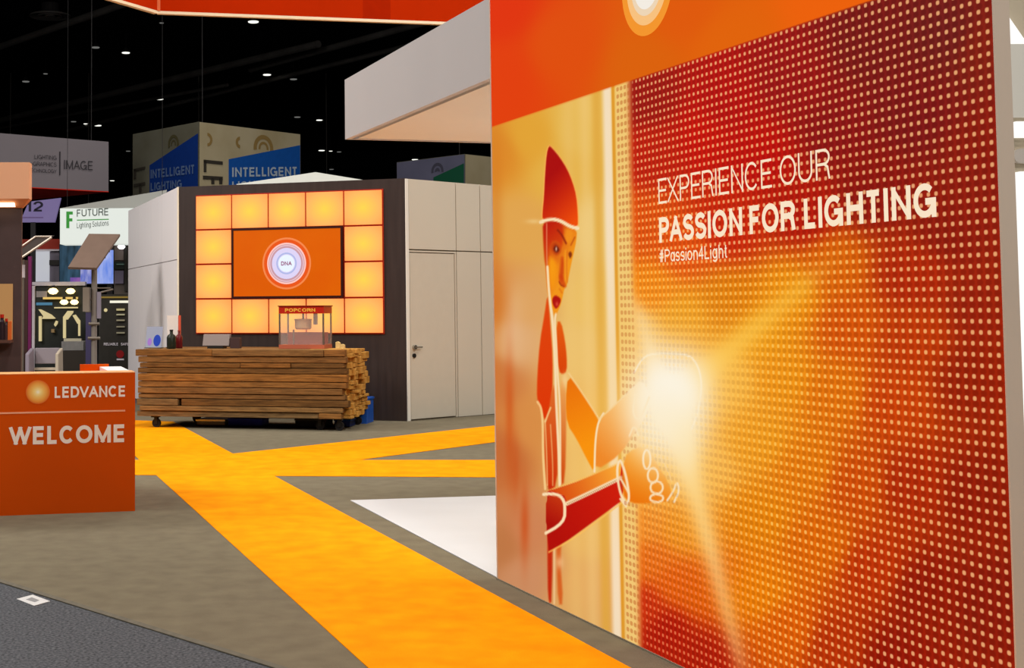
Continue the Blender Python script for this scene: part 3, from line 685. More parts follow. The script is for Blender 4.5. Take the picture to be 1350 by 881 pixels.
MB().tube((hx, 0.008, hzz - 0.11), (hx, -0.012, hzz - 0.11), 0.028, n=14).build('lock', m_drk, dr)
# left white wall
pl = at(183, 350, TL.y*1.18); LW = Fr((pl.x, pl.y, 0), math.atan2(TL.y - pl.y, TL.x - pl.x)); lwl = (Vector((TL.x, TL.y, 0)) - LW.o).length
lwn = thing('panel_wall', 'white panelled side wall receding left of the light wall', 'wall', LW)
z_l = LW.on(220, 345)[1]; lwH = TWH
MB().box(-1.2, lwl - 0.02, 0.03, 0.1, 0.015, lwH - 0.01).build('core', mat('joint_core_cool', (168, 160, 160), 0.7), lwn)  # greyer core visible through the panel joints
xs_ = [-1.2, lwl*0.02, lwl*0.36, lwl*0.62, lwl - 0.02]
for xa_, xb_ in zip(xs_[:-1], xs_[1:]):
    MB().box(xa_ + 0.006, xb_ - 0.006, 0, 0.03, z_l + 0.006, lwH).build('panel', m_wpl, lwn)
    MB().box(xa_ + 0.006, xb_ - 0.006, 0, 0.03, 0.02, z_l - 0.006).build('panel', m_wpl, lwn)

# white peaked roof behind the light wall
PKY = 23.5
ap = at(416, 227, PKY); l_ = at(312, 242, PKY); r_ = at(505, 237, PKY)
RF = Fr((ap.x, PKY, 0), 0)
rt = thing('tent_roof', 'white shallow peaked tent roof rising behind the light wall', 'roof', RF)
zl = min(l_.z, r_.z) - 0.02; wl, wr = ap.x - l_.x, r_.x - ap.x
mb = MB(); mb.add([(-wl, -0.1, zl), (wr, -0.1, zl), (wr, 1.5, zl), (-wl, 1.5, zl), (0, 0, ap.z), (-wl, -0.1, zl - 0.25), (wr, -0.1, zl - 0.25), (wr, 1.5, zl - 0.25), (-wl, 1.5, zl - 0.25)],
   [(0, 1, 4), (1, 2, 4), (2, 3, 4), (3, 0, 4), (5, 6, 1, 0), (6, 7, 2, 1), (7, 8, 3, 2), (8, 5, 0, 3), (8, 7, 6, 5)])
mb.build('canvas', mat('tent_white', (222, 222, 212), 0.7, var=0.02), rt)
for px_, py_ in ((-wl + .05, -0.05), (wr - .05, -0.05), (wr - .05, 1.4), (-wl + .05, 1.4)):
    MB().tube((px_, py_, 0), (px_, py_, zl - 0.2), 0.04).build('pole', m_chr, rt)

# ================================================================== TIMBER BAR
bR = F(461, 571); bR = at(461, 571, bR.y + 0.02)
yL = bR.y*1.044; pL = at(180, 500, yL)
BR = Fr((pL.x, pL.y, 0), math.atan2(bR.y - pL.y, bR.x - pL.x)); BL = math.hypot(bR.x - pL.x, bR.y - pL.y)
BD = 1.1; BZ0 = BR.on(460, 553.5)[1]; BZ1 = BR.on(455, 461)[1]
print('bar', BR.o, math.degrees(BR.rz), BL, BZ0, BZ1)
bar = thing('timber_bar', 'rustic bar counter of stacked reclaimed planks on casters', 'bar counter', BR)
M = bpy.data.materials.new('reclaimed_wood'); M.use_nodes = True; nt = M.node_tree; N = nt.nodes; LK = nt.links.new
bs = N['Principled BSDF']; bs.inputs['Roughness'].default_value = 0.8; bs.inputs['Specular IOR Level'].default_value = 0.2
oi = N.new('ShaderNodeObjectInfo'); tc = N.new('ShaderNodeTexCoord'); mp = N.new('ShaderNodeMapping'); mp.inputs['Scale'].default_value = (2.2, 14, 26)
LK(tc.outputs['Object'], mp.inputs[0])
nz = N.new('ShaderNodeTexNoise'); nz.noise_dimensions = '4D'; nz.inputs['Scale'].default_value = 1.6; nz.inputs['Detail'].default_value = 6; nz.inputs['Roughness'].default_value = 0.65
LK(mp.outputs[0], nz.inputs['Vector'])
ml = N.new('ShaderNodeMath'); ml.operation = 'MULTIPLY'; ml.inputs[1].default_value = 40; LK(oi.outputs['Random'], ml.inputs[0]); LK(ml.outputs[0], nz.inputs['W'])
r1 = N.new('ShaderNodeValToRGB'); e1_ = r1.color_ramp.elements
e1_[0].position = 0; e1_[0].color = (*L3((112, 78, 38)), 1); e1_[1].position = 1; e1_[1].color = (*L3((172, 122, 62)), 1)
for p_, c_ in ((0.2, (142, 94, 42)), (0.4, (126, 94, 56)), (0.6, (156, 104, 46)), (0.8, (120, 96, 62))):
    e_ = e1_.new(p_); e_.color = (*L3(c_), 1)
LK(oi.outputs['Random'], r1.inputs[0])
r2 = N.new('ShaderNodeValToRGB'); r2.color_ramp.elements[0].position = 0.34; r2.color_ramp.elements[0].color = (0.28, 0.25, 0.22, 1); r2.color_ramp.elements[1].position = 0.62; r2.color_ramp.elements[1].color = (1.25, 1.2, 1.15, 1)
LK(nz.outputs['Fac'], r2.inputs[0])
mx = N.new('ShaderNodeMix'); mx.data_type = 'RGBA'; mx.blend_type = 'MULTIPLY'; mx.inputs[0].default_value = 0.8
LK(r1.outputs[0], mx.inputs[6]); LK(r2.outputs[0], mx.inputs[7]); LK(mx.outputs[2], bs.inputs['Base Color'])
bp = N.new('ShaderNodeBump'); bp.inputs['Strength'].default_value = 0.5; bp.inputs['Distance'].default_value = 0.01; LK(nz.outputs['Fac'], bp.inputs['Height']); LK(bp.outputs[0], bs.inputs['Normal'])
m_wood = M
m_endw = mat('end_grain', (170, 118, 46), 0.8, rgb2=(226, 172, 88), scale=9, detail=4, spec=0.2)
m_core = mat('bar_core', (44, 28, 14), 0.9)
MB().box(0.09, BL - 0.16, 0.13, BD - 0.03, BZ0 + 0.01, BZ1 - 0.055).build('core', m_core, bar)
hts = [0.082, 0.075, 0.098, 0.07, 0.09, 0.085, 0.11, 0.08, 0.07, 0.09, 0.1]
sc_ = (BZ1 - BZ0)/sum(hts); zc = BZ0
def plank(x0, x1, y0, y1, z0, z1, mt=None):
    o = MB().box(0, x1 - x0, 0, y1 - y0, 0, z1 - z0).build('plank', mt or m_wood, bar, bevel=0.005); o.location = (x0, y0, z0); return o
nrow = len(hts)
for i, h in enumerate(hts):
    h *= sc_; n = random.choice((1, 2, 2, 3)); cuts = sorted(random.uniform(0.15, 0.9) for _ in range(n - 1))
    pts = [random.uniform(-0.03, 0.05)] + [c_*BL for c_ in cuts] + [BL + random.uniform(-0.10, 0.01)]
    for xa_, xb_ in zip(pts[:-1], pts[1:]):
        if xb_ - xa_ < 0.1: continue
        dy = random.uniform(-0.014, 0.012)
        plank(xa_ + 0.003, xb_ - 0.003, dy, 0.13 + dy, zc + 0.004, zc + h - 0.003)
    zc += h
# plank ends on the right : four stacks behind the front row
lay = [(0.14, 0.34), (0.35, 0.56), (0.57, 0.82), (0.83, BD)]
for j, (ya, yb) in enumerate(lay):
    z = BZ0 + random.uniform(-0.005, 0.01); k = 0
    while z < BZ1 - 0.03:
        h = random.choice((0.04, 0.055, 0.075, 0.09)); h = min(h, BZ1 - z); pr = random.uniform(-0.08, 0.02)
        if random.random() < 0.5:
            plank(BL - 0.55, BL + pr, ya + 0.004, yb - 0.004, z + 0.003, z + h - 0.003, m_endw)
        else:
            ymid = ya + (yb - ya)*random.uniform(0.35, 0.65)
            plank(BL - 0.55, BL + pr, ya + 0.004, ymid - 0.003, z + 0.003, z + h - 0.003, m_endw)
            plank(BL - 0.55, BL + random.uniform(-0.08, 0.02), ymid + 0.003, yb - 0.004, z + 0.003, z + h - 0.003, m_endw)
        z += h; k += 1
    plank(0.0 + random.uniform(0, 0.05), BL - 0.56, ya + 0.004, yb - 0.004, BZ1 - 0.055, BZ1 - 0.002)
m_rub = mat('rubber', (30, 26, 24), 0.7)
for cx_, cy_ in ((0.22, 0.1), (0.45, BD - 0.15), (BL - 0.16, 0.1), (BL - 0.14, BD - 0.14), (BL - 0.42, 0.16)):
    cs = MB().box(cx_ - 0.05, cx_ + 0.05, cy_ - 0.04, cy_ + 0.04, BZ0 - 0.015, BZ0 + 0.01).box(cx_ - 0.012, cx_ + 0.03, cy_ - 0.03, cy_ - 0.022, 0.06, BZ0).box(cx_ - 0.012, cx_ + 0.03, cy_ + 0.022, cy_ + 0.03, 0.06, BZ0).build('caster', m_drk, bar)
    MB().tube((cx_ + 0.012, cy_ - 0.018, 0.071), (cx_ + 0.012, cy_ + 0.018, 0.071), 0.055, n=18).build('wheel', m_rub, cs)
# blue crate and boxes beside / beneath the bar
m_blue = mat('blue_plastic', (34, 84, 170), 0.45, var=0.1)
BX = Fr(BR.w(BL - 0.27, BD + 0.04, 0.014), BR.rz)
bx = thing('blue_crate', 'blue plastic crate standing on the floor behind the right end of the bar', 'crate', BX)
mb = MB(); mb.box(0, 0.02, 0, 0.4, 0, 0.3); mb.box(0.2, 0.22, 0, 0.4, 0, 0.3); mb.box(0.02, 0.2, 0, 0.02, 0, 0.3); mb.box(0.02, 0.2, 0.38, 0.4, 0, 0.3); mb.box(0.02, 0.2, 0.02, 0.38, 0, 0.02)
mb.build('shell', m_blue, bx); MB().box(-0.012, 0.232, -0.012, 0.412, 0.301, 0.325).build('rim', m_blue, bx)
def cart(name, label, cat, x0, x1, y0, y1, z1, m1, lid):
    f = Fr(BR.w(x0, y0, 0.019), BR.rz); t = thing(name, label, cat, f)
    MB().box(0, x1 - x0, 0, y1 - y0, 0, z1 - 0.02).build('body', m1, t, bevel=0.004); MB().box(-0.008, x1 - x0 + 0.008, -0.008, y1 - y0 + 0.008, z1 - 0.02, z1).build('lid', lid, t)
cart('storage_box', 'low bright blue box lying under the bar on the left', 'box', 1.05, 1.5, 0.5, 0.8, 0.09, mat('royal_blue', (30, 50, 200), 0.5), mat('royal_blue_lid', (36, 60, 190), 0.5))
cart('storage_box', 'low white box lying under the bar next to the left wheels', 'box', 0.62, 1.0, 0.5, 0.9, 0.07, mat('box_white', (200, 204, 206), 0.5), m_chr)
cart('storage_box', 'low black box lying under the middle of the bar', 'box', 1.95, 2.35, 0.45, 0.8, 0.1, mat('box_black', (30, 32, 36), 0.5), m_drk)
cart('storage_box', 'low navy box lying under the bar by the right wheels', 'box', 2.42, 2.62, 0.6, 0.9, 0.09, mat('navy', (34, 54, 130), 0.5), m_blue)

# ---- things on the bar
def barfr(px, py, y): x, _ = BR.on(px, py, y); return Fr(BR.w(x, y, BZ1 + 0.001), BR.rz)
# popcorn machine
pf = barfr(403, 460, 0.45); x0_ = BR.on(374, 440, 0.45)[0]; x1_ = BR.on(433, 440, 0.45)[0]; pw = (x1_ - x0_)/2; ph = BR.on(400, 403, 0.27)[1] - BZ1
pm = thing('popcorn_machine', 'countertop popcorn machine with glass case and red header on the bar', 'popcorn machine', pf)
m_red = mat('popcorn_red', (176, 34, 16), 0.4); m_glass = mat('case_glass', (250, 230, 220), 0.02, spec=0.5, alpha=0.12); m_pop = mat('popcorn_tin', (212, 182, 140), 0.35, metal=0.4)
dp = 0.2
MB().box(-pw, pw, -dp, dp, 0, 0.05).build('base', mat('machine_base', (180, 96, 70), 0.4), pm)
for sx_ in (-1, 1):
    for sy_ in (-1, 1):
        MB().box(sx_*pw - (0.02 if sx_ > 0 else 0), sx_*pw + (0 if sx_ > 0 else 0.02), sy_*dp - (0.02 if sy_ > 0 else 0), sy_*dp + (0 if sy_ > 0 else 0.02), 0.051, ph - 0.101).build('post', m_chr, pm)
hd_ = MB().box(-pw, pw, -dp, dp, ph - 0.1, ph - 0.012).build('header', m_red, pm)
MB().box(-pw - 0.01, pw + 0.01, -dp - 0.01, dp + 0.01, ph - 0.012, ph).build('top', mat('machine_top', (120, 30, 14), 0.4), pm)
text('lettering', 'pop', -pw*0.72, pw*0.62, ph - 0.078, ph - 0.035, -dp - 0.001, mat('gold_text', (232, 176, 60), 0.5), hd_)
MB().box(-pw + 0.021, pw - 0.021, -dp + 0.004, -dp + 0.008, 0.052, ph - 0.102).build('front_glass', m_glass, pm)
MB().box(-pw + 0.004, -pw + 0.008, -dp + 0.021, dp - 0.021, 0.052, ph - 0.102).build('side_glass', m_glass, pm); MB().box(pw - 0.008, pw - 0.004, -dp + 0.021, dp - 0.021, 0.052, ph - 0.102).build('side_glass', m_glass, pm)
kt = MB().lathe([(0.085, 0), (0.105, 0.02), (0.105, 0.11), (0.112, 0.115), (0.112, 0.13), (0.03, 0.135)], 20, (-0.03, 0, ph - 0.3)).build('kettle', m_pop, pm, smooth=False)
MB().tube((-0.03, 0, ph - 0.165), (-0.03, 0, ph - 0.101), 0.012).build('kettle_hanger', m_drk, kt)
MB().box(0.11, 0.15, -0.03, 0.03, ph - 0.24, ph - 0.101).build('motor_box', mat('motor_grey', (150, 146, 148), 0.4), pm)
MB().box(-0.14, -0.12, -0.1, -0.08, 0.052, ph - 0.3).build('kettle_post', m_chr, pm)
MB().box(-pw + 0.03, pw - 0.03, 0.1, 0.12, 0.052, 0.2).build('heat_deck', mat('deck_red', (150, 60, 44), 0.4), pm)  # plain red-brown deck, no emission
# grey monitor seen from behind
gf = barfr(284, 458, 0.35); gw2 = (BR.on(301, 450, 0.35)[0] - BR.on(266, 450, 0.35)[0])/2; gh = BR.on(284, 441, 0.35)[1] - BZ1
mo = thing('till_monitor', 'squat grey monitor seen from behind on the left half of the bar', 'monitor', gf)
MB().hexa([(-gw2, 0, 0.03), (gw2, 0, 0.03), (gw2, 0.06, 0.03), (-gw2, 0.06, 0.03)], [(-gw2, 0.05, gh), (gw2, 0.05, gh), (gw2, 0.11, gh), (-gw2, 0.11, gh)]).build('shell', mat('till_grey', (132, 118, 112), 0.5), mo, bevel=0.006)
MB().box(-gw2*0.6, gw2*0.6, -0.01, 0.14, 0, 0.029).build('foot', m_drk, mo); MB().box(gw2 + 0.01, gw2 + 0.14, 0.02, 0.1, 0, gh*0.75).build('reader', mat('reader', (70, 50, 48), 0.5), mo)
# bottles
def bottle(name, label, px, y, h, r, c, cat='bottle', cap=(40, 36, 34)):
    f = barfr(px, 460, y); t = thing(name, label, cat, f)
    MB().lathe([(r*0.95, 0), (r, 0.01), (r, h*0.6), (r*0.8, h*0.7), (r*0.35, h*0.78), (r*0.33, h*0.93)], 16).build('body', mat(label[:14], c, 0.25), t, smooth=True)
    MB().lathe([(r*0.4, h*0.93), (r*0.4, h)], 14).build('cap', mat('cap_%d' % cap[0], cap, 0.5), t)
bottle('bottle', 'short dark green bottle at the left end of the bar', 226, 0.2, 0.24, 0.06, (36, 40, 30))
bottle('bottle', 'short dark red bottle at the left end of the bar', 236, 0.36, 0.23, 0.045, (96, 20, 22), cap=(150, 60, 50))
f = barfr(230, 460, 0.5); t = thing('sign_holder', 'small clear sign holder with a pale card and red edge on the bar', 'sign holder', f)
MB().box(-0.1, 0.05, 0, 0.01, 0.012, 0.42).build('card', mat('card', (226, 214, 204), 0.5), t); MB().box(0.055, 0.085, -0.002, 0.012, 0.012, 0.42).build('red_edge', mat('card_red', (206, 84, 60), 0.5), t); MB().box(-0.1, 0.09, -0.05, 0.06, 0, 0.012).build('base', m_chr, t)
# brochure
f = barfr(202, 460, 0.3); bw = 0.11; bh = BR.on(202, 431, 0.3)[1] - BZ1
t = thing('brochure_stand', 'upright white brochure with a blue picture at the bar corner', 'brochure', f)
MB().hexa([(-bw, 0, 0.012), (bw, 0, 0.012), (bw, 0.006, 0.012), (-bw, 0.006, 0.012)], [(-bw, 0.06, bh), (bw, 0.06, bh), (bw, 0.066, bh), (-bw, 0.066, bh)]).build('sheet', mat('sheet', (216, 218, 240), 0.5, emit=0.25), t)
ye = lambda z: 0.06*(z - 0.012)/(bh - 0.012) - 0.002
pts = [(0.045 + 0.05*math.cos(a_), bh*0.36 + 0.075*math.sin(a_)) for a_ in [k*math.pi/8 for k in range(16)]]
MB().add([(x_, ye(z_), z_) for x_, z_ in pts], [tuple(range(16))]).build('blue_picture', mat('brochure_blue', (30, 80, 226), 0.4, emit=0.3), t)
pts = [(-0.055 + 0.03*math.cos(a_), bh*0.3 + 0.05*math.sin(a_)) for a_ in [k*math.pi/6 for k in range(12)]]
MB().add([(x_, ye(z_), z_) for x_, z_ in pts], [tuple(range(12))]).build('violet_picture', mat('brochure_violet', (150, 110, 190), 0.4), t)
MB().box(-bw, bw, -0.03, 0.09, 0, 0.012).build('base', m_chr, t)
# wood offcuts on the right end
for px_, h_, lb in ((446, 0.09, 'pale wooden block standing at the right end of the bar top'), (452, 0.06, 'shorter pale block next to the tall one on the bar top')):
    f = barfr(px_, 460, 0.3 if h_ > 0.07 else 0.22); o = MB().prism([(-0.028, -0.03, 0), (0.028, -0.03, 0), (0.028, -0.03, h_*0.8), (0.0, -0.03, h_), (-0.028, -0.03, h_*0.9)], (0, 0.05, 0)).build('wooden_block', mat('pale_wood', (216, 184, 120), 0.6, var=0.1, scale=20), None, bevel=0.003)
    o.location = f.o; o.rotation_euler = (0, 0, f.rz); tag(o, lb, 'wood block')

# ================================================================== WELCOME COUNTER
wr_ = F(178, 676.5); wl_ = F(0, 683)
dW = (wr_ - wl_); WC = Fr((wr_.x, wr_.y, 0.014), math.atan2(dW.y, dW.x)); 
whh = WC.on(178, 490.5)[1]; print('counter', WC.o, math.degrees(WC.rz), whh, WC.on(0, 493))
wc = thing('welcome_counter', 'orange reception counter with welcome lettering and white top', 'counter', WC)
m_or = mat('counter_orange', (208, 78, 2), 0.6, var=0.03, scale=1.5, spec=0.08)
m_wt = mat('counter_white', (244, 240, 236), 0.3)
WL = 1.75
MB().box(-WL, 0, 0, 0.03, 0, whh - 0.006).build('front_panel', m_or, wc)
MB().box(-WL, 0, 0.031, 0.30, whh - 0.04, whh - 0.006).build('shelf', m_wt, wc)
MB().box(-WL, 0, 0.0, 0.30, whh - 0.005, whh).build('top_edge', mat('top_edge', (240, 170, 110), 0.4), wc)
lx0 = WC.on(160, 482, 1.25)[0]; lx1 = WC.on(106, 482, 1.25)[0]
lo = MB().hexa([(lx0 - 0.36, 0.31, 0), (0, 0.31, 0), (lx0, 1.3, 0), (lx1, 1.3, 0)], [(lx0 - 0.36, 0.31, whh - 0.05), (0, 0.31, whh - 0.05), (lx0, 1.3, whh - 0.05), (lx1, 1.3, whh - 0.05)]).build('return_leg', m_or, wc)
MB().hexa([(lx0 - 0.36 + 0.2, 0.31, whh - 0.049), (0, 0.31, whh - 0.049), (lx0, 1.3, whh - 0.049), (lx1 + 0.16, 1.3, whh - 0.049)], [(lx0 - 0.16, 0.31, whh - 0.01), (0, 0.31, whh - 0.01), (lx0, 1.3, whh - 0.01), (lx1 + 0.16, 1.3, whh - 0.01)]).build('return_top', m_wt, wc)
MB().box(lx1, lx0 - 0.1, 1.301, 1.34, 0, whh + 0.01).build('end_panel', m_or, wc)
MB().box(-WL, -WL + 0.03, 0.031, 0.3, 0, whh - 0.041).build('side_panel', m_or, wc); MB().box(-0.03, 0, 0.031, 0.30, 0, whh - 0.041).build('side_panel', m_or, wc)
m_pw = mat('vinyl_white', (248, 232, 218), 0.5)
def ctext(name, s, bl, br, tl):
    xa_, za_ = WC.on(*bl); xb_, zb_ = WC.on(*br); zc_ = WC.on(*tl)[1]
    text(name, s, xa_, xb_, (za_ + zb_)/2, zc_, -0.002, m_pw, wc)
ctext('lettering', 'led', (72, 525), (166, 523), (72, 510))
ctext('lettering', 'wel', (12, 587), (166, 583), (12, 563))
xa_, za_ = WC.on(165, 541.5); MB().box(-WL + 0.1, xa_, -0.002, -0.0005, za_ - 0.006, za_ + 0.006).build('rule_line', mat('rule_pink', (244, 170, 130), 0.5), wc)
M = bpy.data.materials.new('sun_logo'); M.use_nodes = True; nt = M.node_tree; N = nt.nodes; LK = nt.links.new; bs = N['Principled BSDF']; bs.inputs['Roughness'].default_value = 0.5
tc = N.new('ShaderNodeTexCoord'); gr = N.new('ShaderNodeTexGradient'); gr.gradient_type = 'SPHERICAL'; mp = N.new('ShaderNodeMapping'); mp.inputs['Location'].default_value = (-1, 0, -1); mp.inputs['Scale'].default_value = (2, 0, 2)
LK(tc.outputs['Generated'], mp.inputs[0]); LK(mp.outputs[0], gr.inputs[0]); rp = N.new('ShaderNodeValToRGB'); el = rp.color_ramp.elements
el[0].position = 0; el[0].color = (*L3((226, 100, 10)), 1); el[1].position = 1; el[1].color = (*L3((255, 250, 225)), 1)
for p_, c_ in ((0.2, (236, 150, 50)), (0.55, (246, 196, 100)), (0.8, (252, 226, 150))):
    e_ = el.new(p_); e_.color = (*L3(c_), 1)
LK(gr.outputs[0], rp.inputs[0]); LK(rp.outputs[0], bs.inputs['Base Color'])
sx0, sz0 = WC.on(50, 517); disc('sun_logo', sx0, sz0, 15.5/178.0, -0.002, M, wc)
# aisle sticker
c_ = F(43, 791.5)
qs = [F(22, 790.5), F(43, 785), F(66, 793.5), F(45, 799.5)]
st = MB().prism([(p.x, p.y, 0.001) for p in qs], (0, 0, 0.002)).build('floor_sticker', mat('sticker_white', (214, 214, 212), 0.5))
tag(st, 'small white square floor sticker on the grey aisle carpet', 'sticker')
q2 = [F(34, 791.5), F(42, 788.5), F(52, 792.5), F(46, 795)]
MB().prism([(p.x, p.y, 0.0032) for p in q2], (0, 0, 0.0004)).build('mark', mat('sticker_grey', (140, 140, 140), 0.6), st)

# ================================================================== HANGING ORANGE BANNER
ZB = 5.0
m_ban = mat('banner_orange', (188, 42, 0), 0.8, var=0.04, scale=1.2, spec=0.03); m_rim = mat('banner_rim', (250, 226, 190), 0.5)
bA = F(150, 1, ZB); bB = F(208, 18, ZB); bC = F(565, 31.5, ZB); bA = bB + (bA - bB)*2.2; bD = bB + (bC - bB)*1.5
hb = thing('hanging_banner', 'orange fabric banner with pale lower rim hanging above the booth', 'banner', Fr((bB.x, bB.y, ZB), 0))
def ban(p, q, name, m_, z0, z1, th):
    p = Vector((p.x - bB.x, p.y - bB.y, 0)); q = Vector((q.x - bB.x, q.y - bB.y, 0)); n = Vector((-(q - p).y, (q - p).x, 0)).normalized()*th
    return MB().hexa([p + Vector((0, 0, z0)), q + Vector((0, 0, z0)), q + n + Vector((0, 0, z0)), p + n + Vector((0, 0, z0))], [p + Vector((0, 0, z1)), q + Vector((0, 0, z1)), q + n + Vector((0, 0, z1)), p + n + Vector((0, 0, z1))]).build(name, m_, hb)
ban(bA, bB, 'fabric_panel', m_ban, 0.035, 1.3, 0.05)
for t0, t1 in ((0.0, 0.5), (0.5, 0.57), (0.57, 1.0)):
    ban(bB + (bD - bB)*t0, bB + (bD - bB)*t1, 'fabric_panel', m_ban if t0 != 0.5 else mat('banner_seam', (172, 34, 0), 0.8, var=0.04, spec=0.03), 0.035, 1.3, 0.05)
ban(bA, bB, 'rim', m_rim, 0.0, 0.034, 0.06); ban(bB, bD, 'rim', m_rim, 0.0, 0.034, 0.06)
MB().box(-0.005, 0.03, -0.014, 0.0, 0.035, 1.3).build('corner_seam', mat('seam_pale', (236, 120, 70), 0.6), hb)
for P in (bA, bB, bD):
    q = P - bB; MB().tube((q.x, q.y + 0.02, 1.3), (q.x, q.y + 0.02, 6.9), 0.008, n=6).build('cable', m_steel, hb)

# ================================================================== CEILING : lamps, pipes, vent
m_lamp = mat('hall_lamp_glow', (226, 226, 216), 0.5, emit=1.6); m_lamp2 = mat('hall_lamp_dim', (150, 150, 146), 0.5, emit=0.45)
LAMPS = [(166,69,9,1,'white ceiling lamp at upper left of the dark hall, brightest of its row'),(126,62,9,0,'dim ceiling lamp just left of the brightest upper one'),(34,107,8,0,'dim ceiling lamp at the far left edge'),
 (97,160,6,0,'dim ceiling lamp, leftmost of the three above the grey hanging sign'),(113,163,5,1,'small ceiling lamp, middle of the three above the grey hanging sign'),(129,165,8,1,'ceiling lamp, rightmost of the three above the grey hanging sign'),
 (210,130,9,1,'bright ceiling lamp above the blue banner tower'),(244,134,7,0,'dim ceiling lamp right of the one above the blue tower'),(169,199,5,0,'tiny dim ceiling lamp at the left edge of the blue banner tower'),
 (148,238,5,1,'tiny lamp just right of the grey hanging sign'),(334,28,12,1,'ceiling lamp right under the orange banner rim'),(352,98,9,1,'bright ceiling lamp, leftmost of the row of three below the orange banner'),
 (370,101,6,1,'ceiling lamp, middle of the row of three below the orange banner'),(387,104,8,0,'dim ceiling lamp, rightmost of the row of three below the orange banner'),(392,154,7,0,'dim lamp above the right corner of the blue tower'),
 (421,158,7,1,'ceiling lamp left of the white canopy tip'),(424,198,7,1,'lamp below the canopy tip, leftmost of three'),(436,199,4,1,'lamp below the canopy tip, middle of three'),(447,200,5,0,'dim lamp below the canopy tip, rightmost of three'),
 (437,223,5,0,'dim lamp just above the white tent roof'),(547,210,7,1,'ceiling lamp above the grey green banner tower behind the canopy'),(60,97,5,0,'dim ceiling lamp in the dark upper left'),(213,30,5,0,'tiny dim lamp below the corner of the orange banner')]
for px_, py_, w_, br_, lb in LAMPS:
    d_ = ray(px_, py_); zc = 11.3; Yl = (zc - 1.5)/d_.z*d_.y
    if Yl > 84: Yl = 84
    P = CAM + d_*(Yl/d_.y); r = w_*0.62/FPX*Yl
    f = Fr(P, 0); t = thing('ceiling_lamp', lb, 'lamp', f, 'lamps under the hall ceiling')
    MB().lathe([(r, -0.06*r), (r*1.02, 0.25*r), (r*0.5, 0.9*r), (r*0.2, 1.2*r)], 16).build('housing', m_steel, t)
    MB().lathe([(r*0.9, -0.22*r), (r*0.97, -0.061*r)], 16).build('lens', m_lamp if br_ else m_lamp2, t)
    MB().tube((0, 0, 1.2*r), (0, 0, max(12 - P.z, 1.3*r)), 0.012, n=6).build('cable', m_steel, t)
m_pipe = mat('ceiling_pipe', (96, 92, 88), 0.6, var=0.2, scale=1)
k = 0
for (p_, q_, rd) in (((-30, 72), (170, 3), 0.12), ((-30, 166), (420, 58), 0.14), ((90, 172), (700, 20), 0.10), ((-20, 172), (300, 112), 0.08), ((330, 92), (640, 8), 0.12)):
    a_, b_ = F(*p_, 11.2), F(*q_, 11.2)
    if a_.y > 88: a_ = b_ + (a_ - b_)*((88 - b_.y)/(a_.y - b_.y))
    o = MB().tube(a_, b_, rd, n=10).build('trim_%d' % (k + 2), m_pipe); tag(o, kind='structure'); k += 1
for px_ in (262, 14, 117, 430):     # droppers
    P = F(px_, 120, 11.2); o = MB().tube((P.x, P.y, 6.2), (P.x, P.y, 12), 0.02, n=6).build('trim_%d' % (k + 2), m_pipe); tag(o, kind='structure'); k += 1
vP = F(66, 20, 11.6); t = thing('air_vent', 'round dark ceiling air vent at the upper left', 'vent', Fr(vP, 0))
for r0, r1 in ((0.55, 0.70), (0.3, 0.42), (0.05, 0.18)):
    MB().lathe([(r0, 0), (r1, -0.05), (r1, 0.0), (r0, 0.05)], 28).build('ring', m_pipe, t)
MB().tube((0, 0, 0.051), (0, 0, 0.4), 0.3, n=16).build('duct', m_steel, t)

# ================================================================== HANGING SIGNS OF OTHER BOOTHS
m_sgrey = mat('sign_grey', (132, 124, 128), 0.6, var=0.03, scale=0.6); m_ink = mat('sign_ink', (62, 58, 62), 0.6); m_dred = mat('dark_red', (224, 40, 14), 0.6)
ZI = 4.3; iA = F(-70, 242, ZI); iB = F(143, 253.5, ZI); iC = iB + (F(38, 264, ZI) - iB)*2.0; 
IS = Fr((iA.x, iA.y, ZI), math.atan2(iB.y - iA.y, iB.x - iA.x)); il = (iB - iA).length
ztop = IS.on(143, 187)[1]; print('IMAGE sign', iA, iB, iC, ztop)
t = thing('hanging_sign', 'large grey hanging sign lettered IMAGE with red underside', 'hanging sign', IS)
q = IS.loc(iC); b3 = [(0, 0, 0), (il, 0, 0), (q.x, q.y, 0), (q.x - il, q.y, 0)]
MB().hexa([Vector(p) + Vector((0, 0, 0.02)) for p in b3], [Vector(p) + Vector((0, 0, ztop)) for p in b3]).build('fabric_box', m_sgrey, t)
MB().hexa([Vector(p) for p in b3], [Vector(p) + Vector((0, 0, 0.02)) for p in b3]).build('underside', m_dred, t)
def stext(fr, key, bl, br, ty, m_, par, y=-0.02, name='lettering'):
    xa_, za_ = fr.on(*bl); xb_, zb_ = fr.on(*br); zt_ = fr.on(bl[0], ty)[1]
    return text(name, key, xa_, xb_, za_, zt_, y, m_, par, slope=zb_ - za_)
stext(IS, 'img', (84, 223), (122, 224.5), 211, m_ink, t)
stext(IS, 'lgt1', (45, 209.5), (74, 211), 204, m_ink, t); stext(IS, 'lgt2', (40, 218.5), (74, 220), 213, m_ink, t); stext(IS, 'lgt3', (37, 227), (74, 228.5), 222, m_ink, t)
xa_, za_ = IS.on(78.5, 231); zb_ = IS.on(78.5, 200)[1]; MB().box(xa_ - 0.012, xa_ + 0.012, -0.02, -0.001, za_, zb_).build('divider', m_ink, t)
for xq in (0.5, il - 0.3): MB().tube((xq, 0.3, ztop), (xq, 0.3, 7.6), 0.01, n=6).build('cable', m_steel, t)

